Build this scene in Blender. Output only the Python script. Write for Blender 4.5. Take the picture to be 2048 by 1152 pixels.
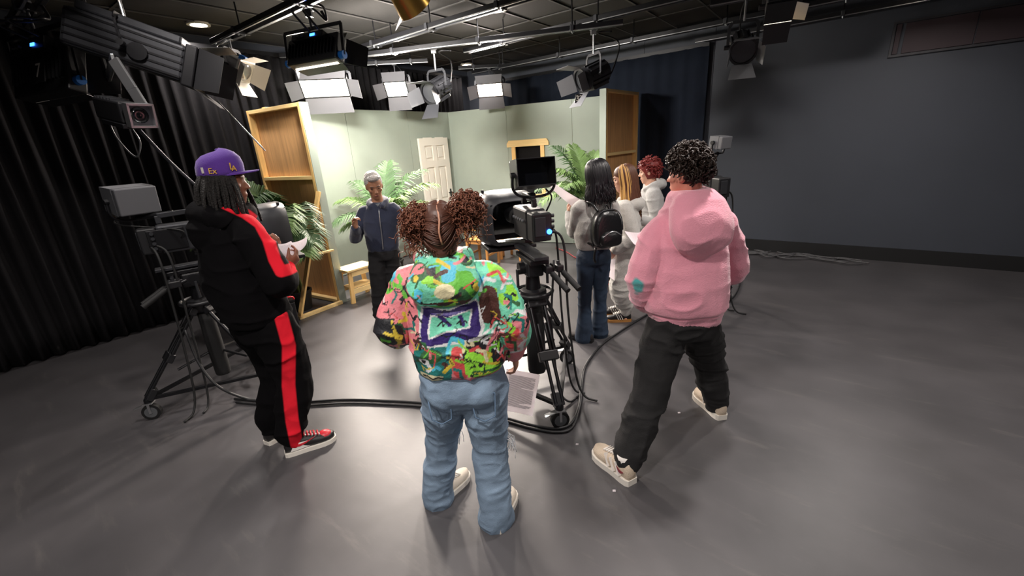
import bpy, math, random
import numpy as np
from mathutils import Vector, Matrix

for _o in list(bpy.data.objects):
    bpy.data.objects.remove(_o)
SC = bpy.context.scene
COL = SC.collection
random.seed(7)
RNG = np.random.default_rng(11)
R = math.radians

# ------------------------------------------------------------------ camera
IW, IH, FPX, CAMH = 2048, 1152, 850.0, 1.8
_dn = Vector((1190 - IW / 2, 3100 - IH / 2, FPX)).normalized()      # straight down, in the lens frame
_cz = -_dn
_cy = (Vector((0, 0, 1)) - _dn * _dn.z).normalized()
_cx = _cy.cross(_cz)
CR = Matrix((_cx, _cy, _cz))                                        # lens frame to world
_m = Matrix.Identity(4)
for _i in range(3):
    _m[_i][0], _m[_i][1], _m[_i][2] = CR[_i][0], -CR[_i][1], -CR[_i][2]
_m.translation = (0, 0, CAMH)
cam_data = bpy.data.cameras.new('camera')
cam_data.sensor_width = 36.0
cam_data.lens = 36.0 * FPX / IW
cam_data.clip_start = 0.02
cam = bpy.data.objects.new('camera', cam_data)
COL.objects.link(cam)
cam.matrix_world = _m
SC.camera = cam


def _ray(u, v):
    return CR @ Vector((u - IW / 2, v - IH / 2, FPX))


def at(u, v, Y):
    r = _ray(u, v)
    return Vector((0, 0, CAMH)) + r * (Y / r.y)


def gnd(u, v, z=0.0):
    r = _ray(u, v)
    return Vector((0, 0, CAMH)) + r * ((z - CAMH) / r.z)


# ------------------------------------------------------------------ world, exposure
world = bpy.data.worlds.new('world')
SC.world = world
world.use_nodes = True
world.node_tree.nodes['Background'].inputs[0].default_value = (0.75, 0.78, 0.9, 1)
world.node_tree.nodes['Background'].inputs[1].default_value = 0.02
SC.view_settings.view_transform = 'Standard'
SC.view_settings.look = 'None'
SC.view_settings.exposure = 0.65
SC.view_settings.gamma = 1.0
SC.view_settings.use_curve_mapping = False
try:
    SC.cycles.use_denoising = True
    SC.cycles.max_bounces = 6
    SC.cycles.sample_clamp_indirect = 4.0
except Exception:
    pass

ROT = R(-37.5)                                   # the studio is turned against the lens
EA = Vector((math.sin(R(37.5)), math.cos(R(37.5)), 0))
EB = Vector((math.cos(R(37.5)), -math.sin(R(37.5)), 0))
CEIL = 3.30


def room(b, a, z=0.0):
    p = EB * b + EA * a
    return Vector((p.x, p.y, z))


# lamps that light the whole room: visible recessed downlights, then unseen ones added as fill (room b, a, watts)
DOWNLIGHTS = [(-5.97, 2.36, 16), (-3.42, 4.53, 40), (-5.93, 6.78, 6),
              (-0.9, -0.1, 38), (-3.3, 0.9, 26), (2.3, 3.2, 26), (1.9, -0.6, 26), (-1.2, -2.2, 40), (-0.4, 2.9, 30), (0.5, 5.7, 30)]  # out of view, added for front fill; the last one brightens the back wall


# ------------------------------------------------------------------ materials
def lin(c):
    if isinstance(c, str):
        c = [int(c[i:i + 2], 16) / 255 for i in (0, 2, 4)]
    return tuple((x / 12.92 if x <= 0.04045 else ((x + 0.055) / 1.055) ** 2.4) for x in c)


_MATS = {}


def mat(name, col, rough=0.6, metal=0.0, var=0.0, vscale=6.0, bump=0.0, bscale=60.0, emit=0.0, coat=0.0,
        attr=None, trans=0.0, wood=False, sheen=0.0, spec=0.5):
    if name in _MATS:
        return _MATS[name]
    m = bpy.data.materials.new(name)
    m.use_nodes = True
    nt = m.node_tree
    b = nt.nodes['Principled BSDF']
    c = lin(col)
    b.inputs['Base Color'].default_value = (*c, 1)
    b.inputs['Roughness'].default_value = rough
    b.inputs['Metallic'].default_value = metal
    b.inputs['Specular IOR Level'].default_value = spec
    if coat:
        b.inputs['Coat Weight'].default_value = coat
        b.inputs['Coat Roughness'].default_value = 0.15
    if sheen:
        b.inputs['Sheen Weight'].default_value = sheen
        b.inputs['Sheen Roughness'].default_value = 0.5
    if trans:
        b.inputs['Transmission Weight'].default_value = trans
    if emit:
        b.inputs['Emission Color'].default_value = (*c, 1)
        b.inputs['Emission Strength'].default_value = emit
    tc = nt.nodes.new('ShaderNodeTexCoord')
    src = None
    if attr:
        a = nt.nodes.new('ShaderNodeAttribute')
        a.attribute_name = attr
        src = a.outputs['Color']
        nt.links.new(src, b.inputs['Base Color'])
    if var:
        n = nt.nodes.new('ShaderNodeTexNoise')
        n.inputs['Scale'].default_value = vscale
        n.inputs['Detail'].default_value = 5
        if wood:
            mp = nt.nodes.new('ShaderNodeMapping')
            mp.inputs['Scale'].default_value = (9.0, 9.0, 0.5) if wood == 'z' else (0.5, 9.0, 9.0)
            nt.links.new(tc.outputs['Object'], mp.inputs['Vector'])
            nt.links.new(mp.outputs[0], n.inputs['Vector'])
            n.inputs['Distortion'].default_value = 0.6
        else:
            nt.links.new(tc.outputs['Object'], n.inputs['Vector'])
        mr = nt.nodes.new('ShaderNodeMapRange')
        mr.inputs[1].default_value = 0.25
        mr.inputs[2].default_value = 0.75
        mr.inputs[3].default_value = 1 - var
        mr.inputs[4].default_value = 1 + var
        nt.links.new(n.outputs['Fac'], mr.inputs[0])
        mx = nt.nodes.new('ShaderNodeVectorMath')
        mx.operation = 'SCALE'
        if src is None:
            rgb = nt.nodes.new('ShaderNodeRGB')
            rgb.outputs[0].default_value = (*c, 1)
            src = rgb.outputs[0]
        nt.links.new(src, mx.inputs[0])
        nt.links.new(mr.outputs[0], mx.inputs['Scale'])
        nt.links.new(mx.outputs[0], b.inputs['Base Color'])
    if bump:
        n2 = nt.nodes.new('ShaderNodeTexNoise')
        n2.inputs['Scale'].default_value = bscale
        n2.inputs['Detail'].default_value = 3
        nt.links.new(tc.outputs['Object'], n2.inputs['Vector'])
        bp = nt.nodes.new('ShaderNodeBump')
        bp.inputs['Strength'].default_value = bump
        bp.inputs['Distance'].default_value = 0.02
        nt.links.new(n2.outputs['Fac'], bp.inputs['Height'])
        nt.links.new(bp.outputs[0], b.inputs['Normal'])
    _MATS[name] = m
    return m


# ------------------------------------------------------------------ mesh helpers
def basis(d, up=(0, 0, 1)):
    d = Vector(d).normalized()
    u = Vector(up)
    if abs(d.dot(u)) > 0.98:
        u = Vector((0, 1, 0)) if abs(d.y) < 0.9 else Vector((1, 0, 0))
    x = d.cross(u).normalized()
    y = x.cross(d).normalized()
    return x, y, d


def catmull(pts, n=6):
    P = [np.array(p, float) for p in pts]
    if len(P) < 3:
        return [P[0] + (P[-1] - P[0]) * t for t in np.linspace(0, 1, n + 1)]
    Q = [2 * P[0] - P[1]] + P + [2 * P[-1] - P[-2]]
    out = []
    for i in range(1, len(Q) - 2):
        a, b, c, d = Q[i - 1:i + 3]
        for k in range(n):
            t = k / n
            out.append(0.5 * (2 * b + (c - a) * t + (2 * a - 5 * b + 4 * c - d) * t * t + (3 * b - a - 3 * c + d) * t ** 3))
    out.append(P[-1])
    return out


class MB:
    """collects shapes into one mesh"""

    def __init__(s):
        s.v, s.f, s.mi, s.cur = [], [], [], 0

    def add(s, vs, fs):
        o = len(s.v)
        s.v += [tuple(p) for p in vs]
        s.f += [tuple(i + o for i in f) for f in fs]
        s.mi += [s.cur] * len(fs)
        return s

    def box(s, c, size, rot=None, taper=1.0):
        hx, hy, hz = size[0] / 2, size[1] / 2, size[2] / 2
        vs = []
        for z in (-hz, hz):
            k = taper if z > 0 else 1
            vs += [Vector((-hx * k, -hy * k, z)), Vector((hx * k, -hy * k, z)), Vector((hx * k, hy * k, z)), Vector((-hx * k, hy * k, z))]
        c = Vector(c)
        if rot is not None:
            vs = [rot @ p for p in vs]
        return s.add([p + c for p in vs], [(3, 2, 1, 0), (4, 5, 6, 7), (0, 1, 5, 4), (1, 2, 6, 5), (2, 3, 7, 6), (3, 0, 4, 7)])

    def bar(s, p0, p1, w, h, up=(0, 0, 1)):
        p0, p1 = Vector(p0), Vector(p1)
        x, y, d = basis(p1 - p0, up)
        vs = []
        for p in (p0, p1):
            vs += [p - x * w / 2 - y * h / 2, p + x * w / 2 - y * h / 2, p + x * w / 2 + y * h / 2, p - x * w / 2 + y * h / 2]
        return s.add(vs, [(0, 1, 2, 3), (7, 6, 5, 4), (0, 4, 5, 1), (1, 5, 6, 2), (2, 6, 7, 3), (3, 7, 4, 0)])

    def cyl(s, p0, p1, r0, r1=None, n=14, cap=True):
        r1 = r0 if r1 is None else r1
        p0, p1 = Vector(p0), Vector(p1)
        x, y, d = basis(p1 - p0)
        vs = []
        for p, r in ((p0, r0), (p1, r1)):
            for i in range(n):
                a = 2 * math.pi * i / n
                vs.append(p + x * math.cos(a) * r + y * math.sin(a) * r)
        fs = [(i, (i + 1) % n, n + (i + 1) % n, n + i) for i in range(n)]
        if cap:
            fs += [tuple(range(n - 1, -1, -1)), tuple(range(n, 2 * n))]
        return s.add(vs, fs)

    def tube(s, pts, r, n=8, cap=True, closed=False):
        pts = [Vector(p) for p in pts]
        m = len(pts)
        rs = r if hasattr(r, '__len__') else [r] * m
        vs, prev = [], None
        for i, p in enumerate(pts):
            if closed:
                d = pts[(i + 1) % m] - pts[i - 1]
            else:
                d = pts[min(i + 1, m - 1)] - pts[max(i - 1, 0)]
            if d.length < 1e-9:
                d = Vector((0, 0, 1))
            d.normalize()
            if prev is None:
                x = basis(d)[0]
            else:
                x = prev - d * prev.dot(d)
                x = x.normalized() if x.length > 1e-6 else basis(d)[0]
            prev = x
            y = d.cross(x)
            for k in range(n):
                a = 2 * math.pi * k / n
                vs.append(p + x * math.cos(a) * rs[i] + y * math.sin(a) * rs[i])
        fs = []
        for i in range(m if closed else m - 1):
            j = (i + 1) % m
            fs += [(i * n + k, i * n + (k + 1) % n, j * n + (k + 1) % n, j * n + k) for k in range(n)]
        if cap and not closed:
            fs += [tuple(range(n - 1, -1, -1)), tuple((m - 1) * n + k for k in range(n))]
        return s.add(vs, fs)

    def loft(s, rings, cap=True):
        n = len(rings[0])
        vs = [p for r in rings for p in r]
        fs = []
        for i in range(len(rings) - 1):
            fs += [(i * n + k, i * n + (k + 1) % n, (i + 1) * n + (k + 1) % n, (i + 1) * n + k) for k in range(n)]
        if cap:
            fs += [tuple(range(n - 1, -1, -1)), tuple((len(rings) - 1) * n + k for k in range(n))]
        return s.add(vs, fs)

    def lathe(s, prof, p0, d, n=20, cap=True):
        x, y, d = basis(d)
        p0 = Vector(p0)
        rings = [[p0 + d * t + x * math.cos(2 * math.pi * k / n) * r + y * math.sin(2 * math.pi * k / n) * r for k in range(n)] for t, r in prof]
        return s.loft(rings, cap)

    def ell(s, c, rad, rot=None, n=14, m=10):
        c = Vector(c)
        rings = []
        for i in range(m + 1):
            t = -math.pi / 2 + math.pi * i / m
            t = max(-1.5, min(1.5, t))
            ring = []
            for k in range(n):
                a = 2 * math.pi * k / n
                p = Vector((rad[0] * math.cos(t) * math.cos(a), rad[1] * math.cos(t) * math.sin(a), rad[2] * math.sin(t)))
                ring.append(c + (rot @ p if rot is not None else p))
            rings.append(ring)
        return s.loft(rings)

    def prism(s, poly, o, ex, ey, h):
        """polygon in the plane (o, ex, ey) pushed by h along ex x ey"""
        o, ex, ey = Vector(o), Vector(ex), Vector(ey)
        n = ex.cross(ey).normalized()
        a = [o + ex * p[0] + ey * p[1] for p in poly]
        b = [p + n * h for p in a]
        k = len(a)
        return s.add(a + b, [tuple(range(k - 1, -1, -1)), tuple(range(k, 2 * k))] + [(i, (i + 1) % k, k + (i + 1) % k, k + i) for i in range(k)])

    def mesh(s, name='mesh', smooth=False):
        me = bpy.data.meshes.new(name)
        me.from_pydata(s.v, [], s.f)
        if s.mi and max(s.mi) > 0:
            me.polygons.foreach_set('material_index', s.mi)
        if smooth:
            me.polygons.foreach_set('use_smooth', [True] * len(me.polygons))
        me.update()
        return me

    def build(s, name, m, parent=None, smooth=False, bevel=0.0, auto=None):
        me = s.mesh(name, smooth or auto is not None)
        return link(name, me, m, parent, bevel, auto)


def link(name, me, m, parent=None, bevel=0.0, auto=None):
    o = bpy.data.objects.new(name, me)
    for x in (m if isinstance(m, (list, tuple)) else [m]):
        me.materials.append(x)
    COL.objects.link(o)
    if parent is not None:
        o.parent = parent
    if auto is not None:
        me.set_sharp_from_angle(angle=R(auto))
    if bevel:
        b = o.modifiers.new('bevel', 'BEVEL')
        b.width = bevel
        b.segments = 2
        b.limit_method = 'ANGLE'
    return o


def tag(o, label, cat, group=None):
    o['label'] = label
    o['category'] = cat
    if group:
        o['group'] = group
    return o


def thing(name, label, cat, loc=(0, 0, 0), rz=0.0, group=None):
    o = bpy.data.objects.new(name, None)
    COL.objects.link(o)
    o.location = loc
    o.rotation_euler = (0, 0, rz)
    o.empty_display_size = 0.1
    return tag(o, label, cat, group)


def struct(o):
    o['kind'] = 'structure'
    return o


def copy_tree(o, parent=None):
    c = o.copy()
    COL.objects.link(c)
    if parent is not None:
        c.parent = parent
    for ch in [x for x in bpy.data.objects if x.parent == o]:
        copy_tree(ch, c)
    return c


def text_mesh(txt, size, depth=0.001):
    cu = bpy.data.curves.new('txt', 'FONT')
    cu.body = txt
    cu.size = size
    cu.extrude = depth
    cu.align_x = 'CENTER'
    cu.align_y = 'CENTER'
    cu.resolution_u = 3
    o = bpy.data.objects.new('txt', cu)
    COL.objects.link(o)
    bpy.context.view_layer.update()
    me = bpy.data.meshes.new_from_object(o.evaluated_get(bpy.context.evaluated_depsgraph_get()))
    bpy.data.objects.remove(o)
    return me


def put_text(txt, size, name, m, parent, o, ex, ey, depth=0.001):
    """lettering lying in the plane (o, ex, ey) of the parent's space"""
    me = text_mesh(txt, size, depth)
    ex, ey = Vector(ex).normalized(), Vector(ey).normalized()
    ez = ex.cross(ey)
    M = Matrix((ex, ey, ez)).transposed().to_4x4()
    M.translation = Vector(o)
    me.transform(M)
    return link(name, me, m, parent)


def area(name, parent, loc, aim, sx, sy, watts, col=(1, 1, 1), spread=180):
    l = bpy.data.lights.new(name, 'AREA')
    l.shape = 'RECTANGLE'
    l.size, l.size_y = sx, sy
    l.energy = watts
    l.color = col
    l.spread = R(spread)
    o = bpy.data.objects.new(name, l)
    COL.objects.link(o)
    o.parent = parent
    o.location = loc
    o.rotation_euler = Vector(aim).to_track_quat('-Z', 'Y').to_euler()
    return o


# ------------------------------------------------------------------ shared materials
M_floor = mat('studio floor paint', '454345', rough=0.42, var=0.22, vscale=2.2, bump=0.05, bscale=9, spec=0.5)
M_wall = mat('dark wall paint', '383c45', rough=0.62, var=0.05, vscale=2, bump=0.06, bscale=180)
M_tile = mat('dark ceiling tile', '2b2928', rough=0.9, var=0.10, vscale=40)
M_grid = mat('ceiling grid bar', '4b4948', rough=0.6)
M_curt = mat('black curtain cloth', '1d1c1e', rough=0.95, var=0.15, vscale=30, spec=0.15)
M_base = mat('black vinyl skirting', '0e0e10', rough=0.6)
M_black = mat('black plastic', '17171a', rough=0.45)
M_blackm = mat('black metal', '1b1b1e', rough=0.38, metal=0.4)
M_dark = mat('dark grey metal', '3c3d41', rough=0.4, metal=0.5)
M_grey = mat('grey painted metal', '77787c', rough=0.42, metal=0.3)
M_silver = mat('bright metal', 'c8c9cc', rough=0.28, metal=0.9)
M_rubber = mat('black rubber', '121213', rough=0.7)
M_green = mat('sage green paint', '929b90', rough=0.55, var=0.05, vscale=3, bump=0.04, bscale=90)
M_pine = mat('pine wood', 'e8bd79', rough=0.55, var=0.14, vscale=5, wood='z')
M_pinex = mat('pale pine wood', 'eccb8d', rough=0.55, var=0.12, vscale=5, wood='x')
M_ply = mat('brown plywood', 'c99a68', rough=0.6, var=0.20, vscale=4, wood='z')
M_chair = mat('orange varnished wood', 'bd8448', rough=0.4, var=0.15, vscale=5, wood='z')
M_white = mat('white paint', 'd9d4c9', rough=0.45)
M_paper = mat('white paper', 'ece7ea', rough=0.8)
_t = M_paper.node_tree
_tr = _t.nodes.new('ShaderNodeBsdfTranslucent')
_tr.inputs[0].default_value = (.92, .87, .89, 1)
_mx = _t.nodes.new('ShaderNodeMixShader')
_mx.inputs[0].default_value = 0.58
_t.links.new(_t.nodes['Principled BSDF'].outputs[0], _mx.inputs[1])
_t.links.new(_tr.outputs[0], _mx.inputs[2])
_t.links.new(_mx.outputs[0], _t.nodes['Material Output'].inputs[0])
M_print = mat('grey print', '8b868c', rough=0.8)
M_blue = mat('blue plastic', '1f6fc4', rough=0.4)
M_red = mat('red plastic', 'd02a32', rough=0.45)
M_glass = mat('dark glass', '15171c', rough=0.08, coat=0.6)
M_lens = mat('fresnel lens glass', '7d7c78', rough=0.12, coat=0.8)
M_ledge = mat('blue indicator light', '2c6cff', emit=6.0)
M_ledp = mat('purple indicator light', 'a050e0', emit=1.5)
M_lampface = mat('glowing lamp face', 'fff0e0', emit=22.0)
M_glowstrip = mat('light leaking lamp edge', 'fff3d8', emit=2.0)

# floor scuffs: faint pale streaks worn into the paint
_nt = M_floor.node_tree
_pb = _nt.nodes['Principled BSDF']
_src = _pb.inputs['Base Color'].links[0].from_socket
_tc = _nt.nodes.new('ShaderNodeTexCoord')
_mp = _nt.nodes.new('ShaderNodeMapping')
_mp.inputs['Scale'].default_value = (0.8, 4.5, 1)
_mp.inputs['Rotation'].default_value = (0, 0, 0.7)
_nz = _nt.nodes.new('ShaderNodeTexNoise')
_nz.inputs['Scale'].default_value = 2.6
_nz.inputs['Detail'].default_value = 9
_nz.inputs['Roughness'].default_value = 0.7
_rm = _nt.nodes.new('ShaderNodeMapRange')
_rm.inputs[1].default_value = 0.56
_rm.inputs[2].default_value = 0.80
_mxr = _nt.nodes.new('ShaderNodeMix')
_mxr.data_type = 'RGBA'
_mxr.inputs[7].default_value = (0.095, 0.088, 0.086, 1)
_nt.links.new(_tc.outputs['Object'], _mp.inputs[0])
_nt.links.new(_mp.outputs[0], _nz.inputs['Vector'])
_nt.links.new(_nz.outputs['Fac'], _rm.inputs[0])
_nt.links.new(_rm.outputs[0], _mxr.inputs[0])
_nt.links.new(_src, _mxr.inputs[6])
_nt.links.new(_mxr.outputs[2], _pb.inputs['Base Color'])

# ------------------------------------------------------------------ setting
def ring_quad(b0, b1, a0, a1, z):
    return [(b0, a0, z), (b1, a0, z), (b1, a1, z), (b0, a1, z)]


B0, B1, A0, A1 = -6.5, 5.0, -4.5, 7.42
o = MB().box(((B0 + B1) / 2, (A0 + A1) / 2, -0.05), (B1 - B0 + 0.6, A1 - A0 + 0.6, 0.1)).build('floor', M_floor)
o.rotation_euler.z = ROT
struct(o)
o = MB().box(((B0 + B1) / 2, A1 + 0.1, CEIL / 2), (B1 - B0 + 0.4, 0.2, CEIL)).build('wall_back', M_wall)
o.rotation_euler.z = ROT
struct(o)
o = MB().box((B0 - 0.1, (A0 + A1) / 2, CEIL / 2), (0.2, A1 - A0 + 0.4, CEIL)).build('wall_left', M_wall)
o.rotation_euler.z = ROT
struct(o)
o = MB().box((B1 + 0.1, (A0 + A1) / 2, CEIL / 2), (0.2, A1 - A0 + 0.4, CEIL)).build('wall_right', M_wall)
o.rotation_euler.z = ROT
struct(o)
o = MB().box(((B0 + B1) / 2, A0 - 0.1, CEIL / 2), (B1 - B0 + 0.4, 0.2, CEIL)).build('wall_front', M_wall)
o.rotation_euler.z = ROT
struct(o)
o = MB().box(((B0 + B1) / 2, A1 - 0.008, 0.09), (B1 - B0, 0.016, 0.18)).build('baseboard_back', M_base)
o.rotation_euler.z = ROT
struct(o)
# painted joint strips where the back wall boards meet
for k, (u0, v0) in enumerate(((1283, 190), (1424, 120))):
    r = _ray(u0, v0)
    t = A1 / r.dot(EA)
    bb = EB.dot(r * t)
    o = MB().box((bb, A1 - 0.006, CEIL / 2), (0.05, 0.012, CEIL)).build('trim_%d' % (k + 1), M_wall)
    o.rotation_euler.z = ROT
    struct(o)
# ceiling: slab, T-bar grid, dropped tiles
o = MB().box(((B0 + B1) / 2, (A0 + A1) / 2, CEIL + 0.08), (B1 - B0 + 0.4, A1 - A0 + 0.4, 0.08)).build('ceiling', M_tile)
o.rotation_euler.z = ROT
struct(o)
CEILING = o
TW, TL = 0.61, 1.22
tile_me = MB().box((0, 0, 0), (TW - 0.028, TL - 0.028, 0.012)).mesh('ceiling_tile')
tile_me.materials.append(M_tile)
g = MB()
nb, na = int((B1 - B0) / TW) + 1, int((A1 - A0) / TL) + 1
for i in range(nb + 1):
    g.box((min(B0 + i * TW, B1), (A0 + A1) / 2, CEIL - 0.004), (0.024, A1 - A0, 0.008))
for j in range(na + 1):
    g.box(((B0 + B1) / 2, min(A0 + j * TL, A1), CEIL - 0.003), (B1 - B0, 0.024, 0.008))
g.build('ceiling_grid', M_grid, CEILING)
for i in range(nb):
    for j in range(na):
        b, a = B0 + (i + 0.5) * TW, A0 + (j + 0.5) * TL
        if b > B1 - TW / 2 or a > A1 - TL * 0.4:
            continue
        t = bpy.data.objects.new('ceiling_tile', tile_me)
        COL.objects.link(t)
        t.parent = CEILING
        t.location = (b, a, CEIL + 0.012)

# curtain along the left wall
def pleat_curtain(name, label, a0, a1, b, z0, z1, pitch, amp, seed, back=False, m=None):
    rr = random.Random(seed)
    t = thing(name, label, 'curtain', room((a0 + a1) / 2, b) if back else room(b, (a0 + a1) / 2), ROT + (R(90) if back else 0))
    n = int((a1 - a0) / pitch * 8)
    nz = 10
    ph = 0.0
    xs, vs = [], []
    prof = []
    for i in range(n + 1):
        s = i / n
        ph += 2 * math.pi / 8 * (0.75 + 0.5 * rr.random())
        prof.append((math.sin(ph) * amp * (0.6 + 0.8 * rr.random()), rr.random()))
    mb = MB()
    for side in (0, 1):
        for j in range(nz + 1):
            z = z0 + (z1 - z0) * j / nz
            for i in range(n + 1):
                y = a0 + (a1 - a0) * i / n - (a0 + a1) / 2
                k = 0.7 + 0.5 * (1 - j / nz)
                x = prof[i][0] * k + 0.012 * math.sin(j * 0.9 + i * 0.3)
                vs.append((x + (0.0 if side else -0.012), y, z))
    fs = []
    w = n + 1
    off = (nz + 1) * w
    for j in range(nz):
        for i in range(n):
            q = (j * w + i, j * w + i + 1, (j + 1) * w + i + 1, (j + 1) * w + i)
            fs.append(q)
            fs.append(tuple(off + k for k in reversed(q)))
    for i in range(n):
        fs.append((i + 1, i, off + i, off + i + 1))
        fs.append((nz * w + i, nz * w + i + 1, off + nz * w + i + 1, off + nz * w + i))
    mb.add(vs, fs)
    mb.build('curtain_cloth', m or M_curt, t, smooth=True)
    tr = MB().bar((0, -(a1 - a0) / 2, z1 + 0.02), (0, (a1 - a0) / 2, z1 + 0.02), 0.04, 0.05)
    tr.build('curtain_track', M_blackm, t)
    return t


pleat_curtain('stage_curtain', 'long black pleated stage curtain covering the wall beside the lamps', -4.2, 7.0, -6.30, 0.02, 3.12, 0.13, 0.036, 3)
pleat_curtain('stage_curtain', 'flat blue black curtain hanging beside the brown plywood flat', -6.1, -1.74, A1 - 0.10, 0.02, 2.98, 0.22, 0.012, 5, True, mat('blue black drape', '1c222e', rough=0.9, spec=0.2, var=0.1, vscale=12))

# ventilation opening high on the back wall
vz0, vz1 = 2.54, 2.87
vb0 = EB.dot(Vector((4.77, 5.69, 0)))
vt = thing('wall_vent', 'dark wide ventilation opening set high in the black studio wall', 'vent', room(vb0 + 0.75, A1 - 0.002, vz0), ROT)
W = 1.5
f = MB()
f.box((0, -0.012, -0.012), (W + 0.05, 0.024, 0.024)).box((0, -0.012, vz1 - vz0 + 0.012), (W + 0.05, 0.024, 0.024))
f.box((-W / 2 - 0.012, -0.012, (vz1 - vz0) / 2), (0.024, 0.024, vz1 - vz0)).box((W / 2 + 0.012, -0.012, (vz1 - vz0) / 2), (0.024, 0.024, vz1 - vz0))
f.build('vent_frame', mat('vent frame', '2b2a30', rough=0.5), vt)
M_vent = mat('dark maroon vent panel', '33242a', rough=0.6)
for x, w in ((-W / 2 + 0.03, 0.05), (-0.36, 0.60), (0.24, 0.58), (0.65, 0.2)):
    MB().box((x, -0.007, (vz1 - vz0) / 2), (w, 0.012, vz1 - vz0 - 0.01)).build('vent_panel', M_vent, vt, bevel=0.003)
# outlet box low on the back wall
p = gnd(1477, 492)
ob = thing('wall_outlet', 'small white outlet box low on the black wall beside pink hoodie', 'outlet', room(EB.dot(p), A1 - 0.018, 0.16), ROT)
MB().box((0, -0.02, 0.05), (0.10, 0.04, 0.10)).build('outlet_body', M_white, ob, bevel=0.006)
MB().box((0, -0.043, 0.07), (0.05, 0.006, 0.03)).box((0, -0.043, 0.03), (0.05, 0.006, 0.03)).build('socket', M_grey, ob)
# ------------------------------------------------------------------ recessed ceiling lamps, the visible ones and the added fill
DL_LABEL = {0: 'round white recessed ceiling lamp glowing above the curtain', 1: 'round recessed ceiling lamp glowing above the teacher and set',
            2: 'small far recessed ceiling lamp glowing over the set corner'}
for k, (b, a, wts) in enumerate(DOWNLIGHTS):
    p = room(b, a, CEIL)
    t = thing('recessed_lamp', DL_LABEL.get(k, 'unseen round ceiling lamp added above the studio floor to brighten the room'), 'ceiling lamp', p, 0, 'recessed ceiling lamps')
    MB().lathe([(0.0, 0.115), (0.018, 0.115), (0.02, 0.085), (0.006, 0.08)], (0, 0, 0), (0, 0, -1), 28).build('trim_ring', M_white, t, auto=40)
    MB().lathe([(0.007, 0.079), (0.009, 0.079)], (0, 0, 0), (0, 0, -1), 28).build('lamp_face', M_lampface, t)
    l = area('lamp_light', t, (0, 0, -0.03), (0, 0, -1), 0.15, 0.15, wts, (1.0, 0.93, 0.88), 150)

# ------------------------------------------------------------------ lighting rails
RAILZ = 3.05


def rail(p0, p1, label, w=0.11, n_rods=4):
    p0, p1 = Vector(p0), Vector(p1)
    t = thing('lighting_rail', label, 'lighting rail', p0)
    q = p1 - p0
    x, y, d = basis(q)
    for s in (-1, 1):
        MB().bar(x * s * w / 2, q + x * s * w / 2, 0.035, 0.045).build('rail_bar', M_blackm if s > 0 else M_dark, t, bevel=0.003)
    MB().bar(x * w / 2 - y * 0.026, q + x * w / 2 - y * 0.026, 0.016, 0.008).build('rail_lip', M_silver, t)
    for i in range(n_rods):
        c = q * ((i + 0.5) / n_rods)
        MB().cyl(c, (c.x, c.y, CEIL - p0.z), 0.008, n=8).build('drop_rod', M_blackm, t)
        r_ = MB().box(c, (0.04, w + 0.06, 0.06), Matrix((d, x, y)).transposed())
        cp = r_.build('coupler', M_dark, t, bevel=0.004)
        mb = MB()
        for e in (-0.03, 0.03):
            mb.cyl(c + x * e - y * 0.03, c + x * e - y * 0.042, 0.009, n=6)
        mb.build('bolt', M_silver, cp)
    return t


r0 = rail(room(-5.6, 2.35, RAILZ), room(1.5, 2.35, RAILZ), 'black double lighting rail carrying the blue and silver lamp', 0.11, 6)
r1 = rail(gnd(705, 102, RAILZ), gnd(1300, -80, RAILZ), 'black double lighting rail crossing the ceiling at top centre', 0.10, 4)
q0, q1 = gnd(708, 112, RAILZ - 0.06), gnd(1180, 53, RAILZ - 0.06)
r2 = rail(q0, q1 + (q1 - q0) * 0.12, 'black lighting rail carrying the two middle fresnel lamps', 0.07, 3)
r3 = rail(room(-4.3, 4.93, RAILZ), room(2.2, 4.93, RAILZ), 'dark lighting rail running toward the right fresnel lamp', 0.10, 5)
r4 = rail(room(-5.4, 6.35, RAILZ), room(0.4, 6.35, RAILZ), 'far lighting rail above the green set walls', 0.10, 5)
r5 = rail(room(-1.9, 7.2, RAILZ), room(2.6, 7.2, RAILZ), 'dark lighting rail running close along the black wall', 0.08, 4)
r6 = rail(room(-5.9, 0.9, RAILZ), room(-2.0, 0.9, RAILZ), 'dark lighting rail above the big grey lamp at left', 0.10, 3)


def clamp(mb, p, top, r=0.012):
    """a hook clamp and drop rod from the rail down to a yoke"""
    mb.cyl((p[0], p[1], p[2]), (p[0], p[1], top), r, n=10)
    mb.box((p[0], p[1], top), (0.06, 0.045, 0.05))
    mb.box((p[0], p[1], top + 0.03), (0.09, 0.03, 0.02))
    return mb


def barn_leaf(o, hinge, out, wa, wb, ln):
    """trapezoid leaf: hinge direction, outward direction, widths at hinge and tip, length"""
    h, u = Vector(hinge).normalized(), Vector(out).normalized()
    return MB().prism([(-wa / 2, 0), (wa / 2, 0), (wb / 2, ln), (-wb / 2, ln)], o, h, u, 0.003)


def yoke(t, c, X, hw, top, m, clampmat):
    """u-shaped yoke holding the lamp at +-X*hw round c, hung at height top"""
    c = Vector(c)
    up = Vector((0, 0, 1))
    ztop = max(0.16, 0.5 * (top - c.z))
    pts = [c + X * hw, c + X * hw + up * ztop * 0.8, c + X * hw * 0.8 + up * ztop, c - X * hw * 0.8 + up * ztop, c - X * hw + up * ztop * 0.8, c - X * hw]
    mb = MB()
    for a_, b_ in zip(pts[:-1], pts[1:]):
        mb.bar(a_, b_, 0.03, 0.008, up=X.cross(up))
    mb.build('yoke', m, t)
    for s in (-1, 1):
        MB().cyl(c + X * s * (hw - 0.01), c + X * s * (hw + 0.035), 0.022, n=10).build('tilt_knob', M_black, t)
    clamp(MB(), (c.x, c.y, c.z + ztop), top).build('hook_clamp', clampmat, t)
    return ztop


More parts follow.
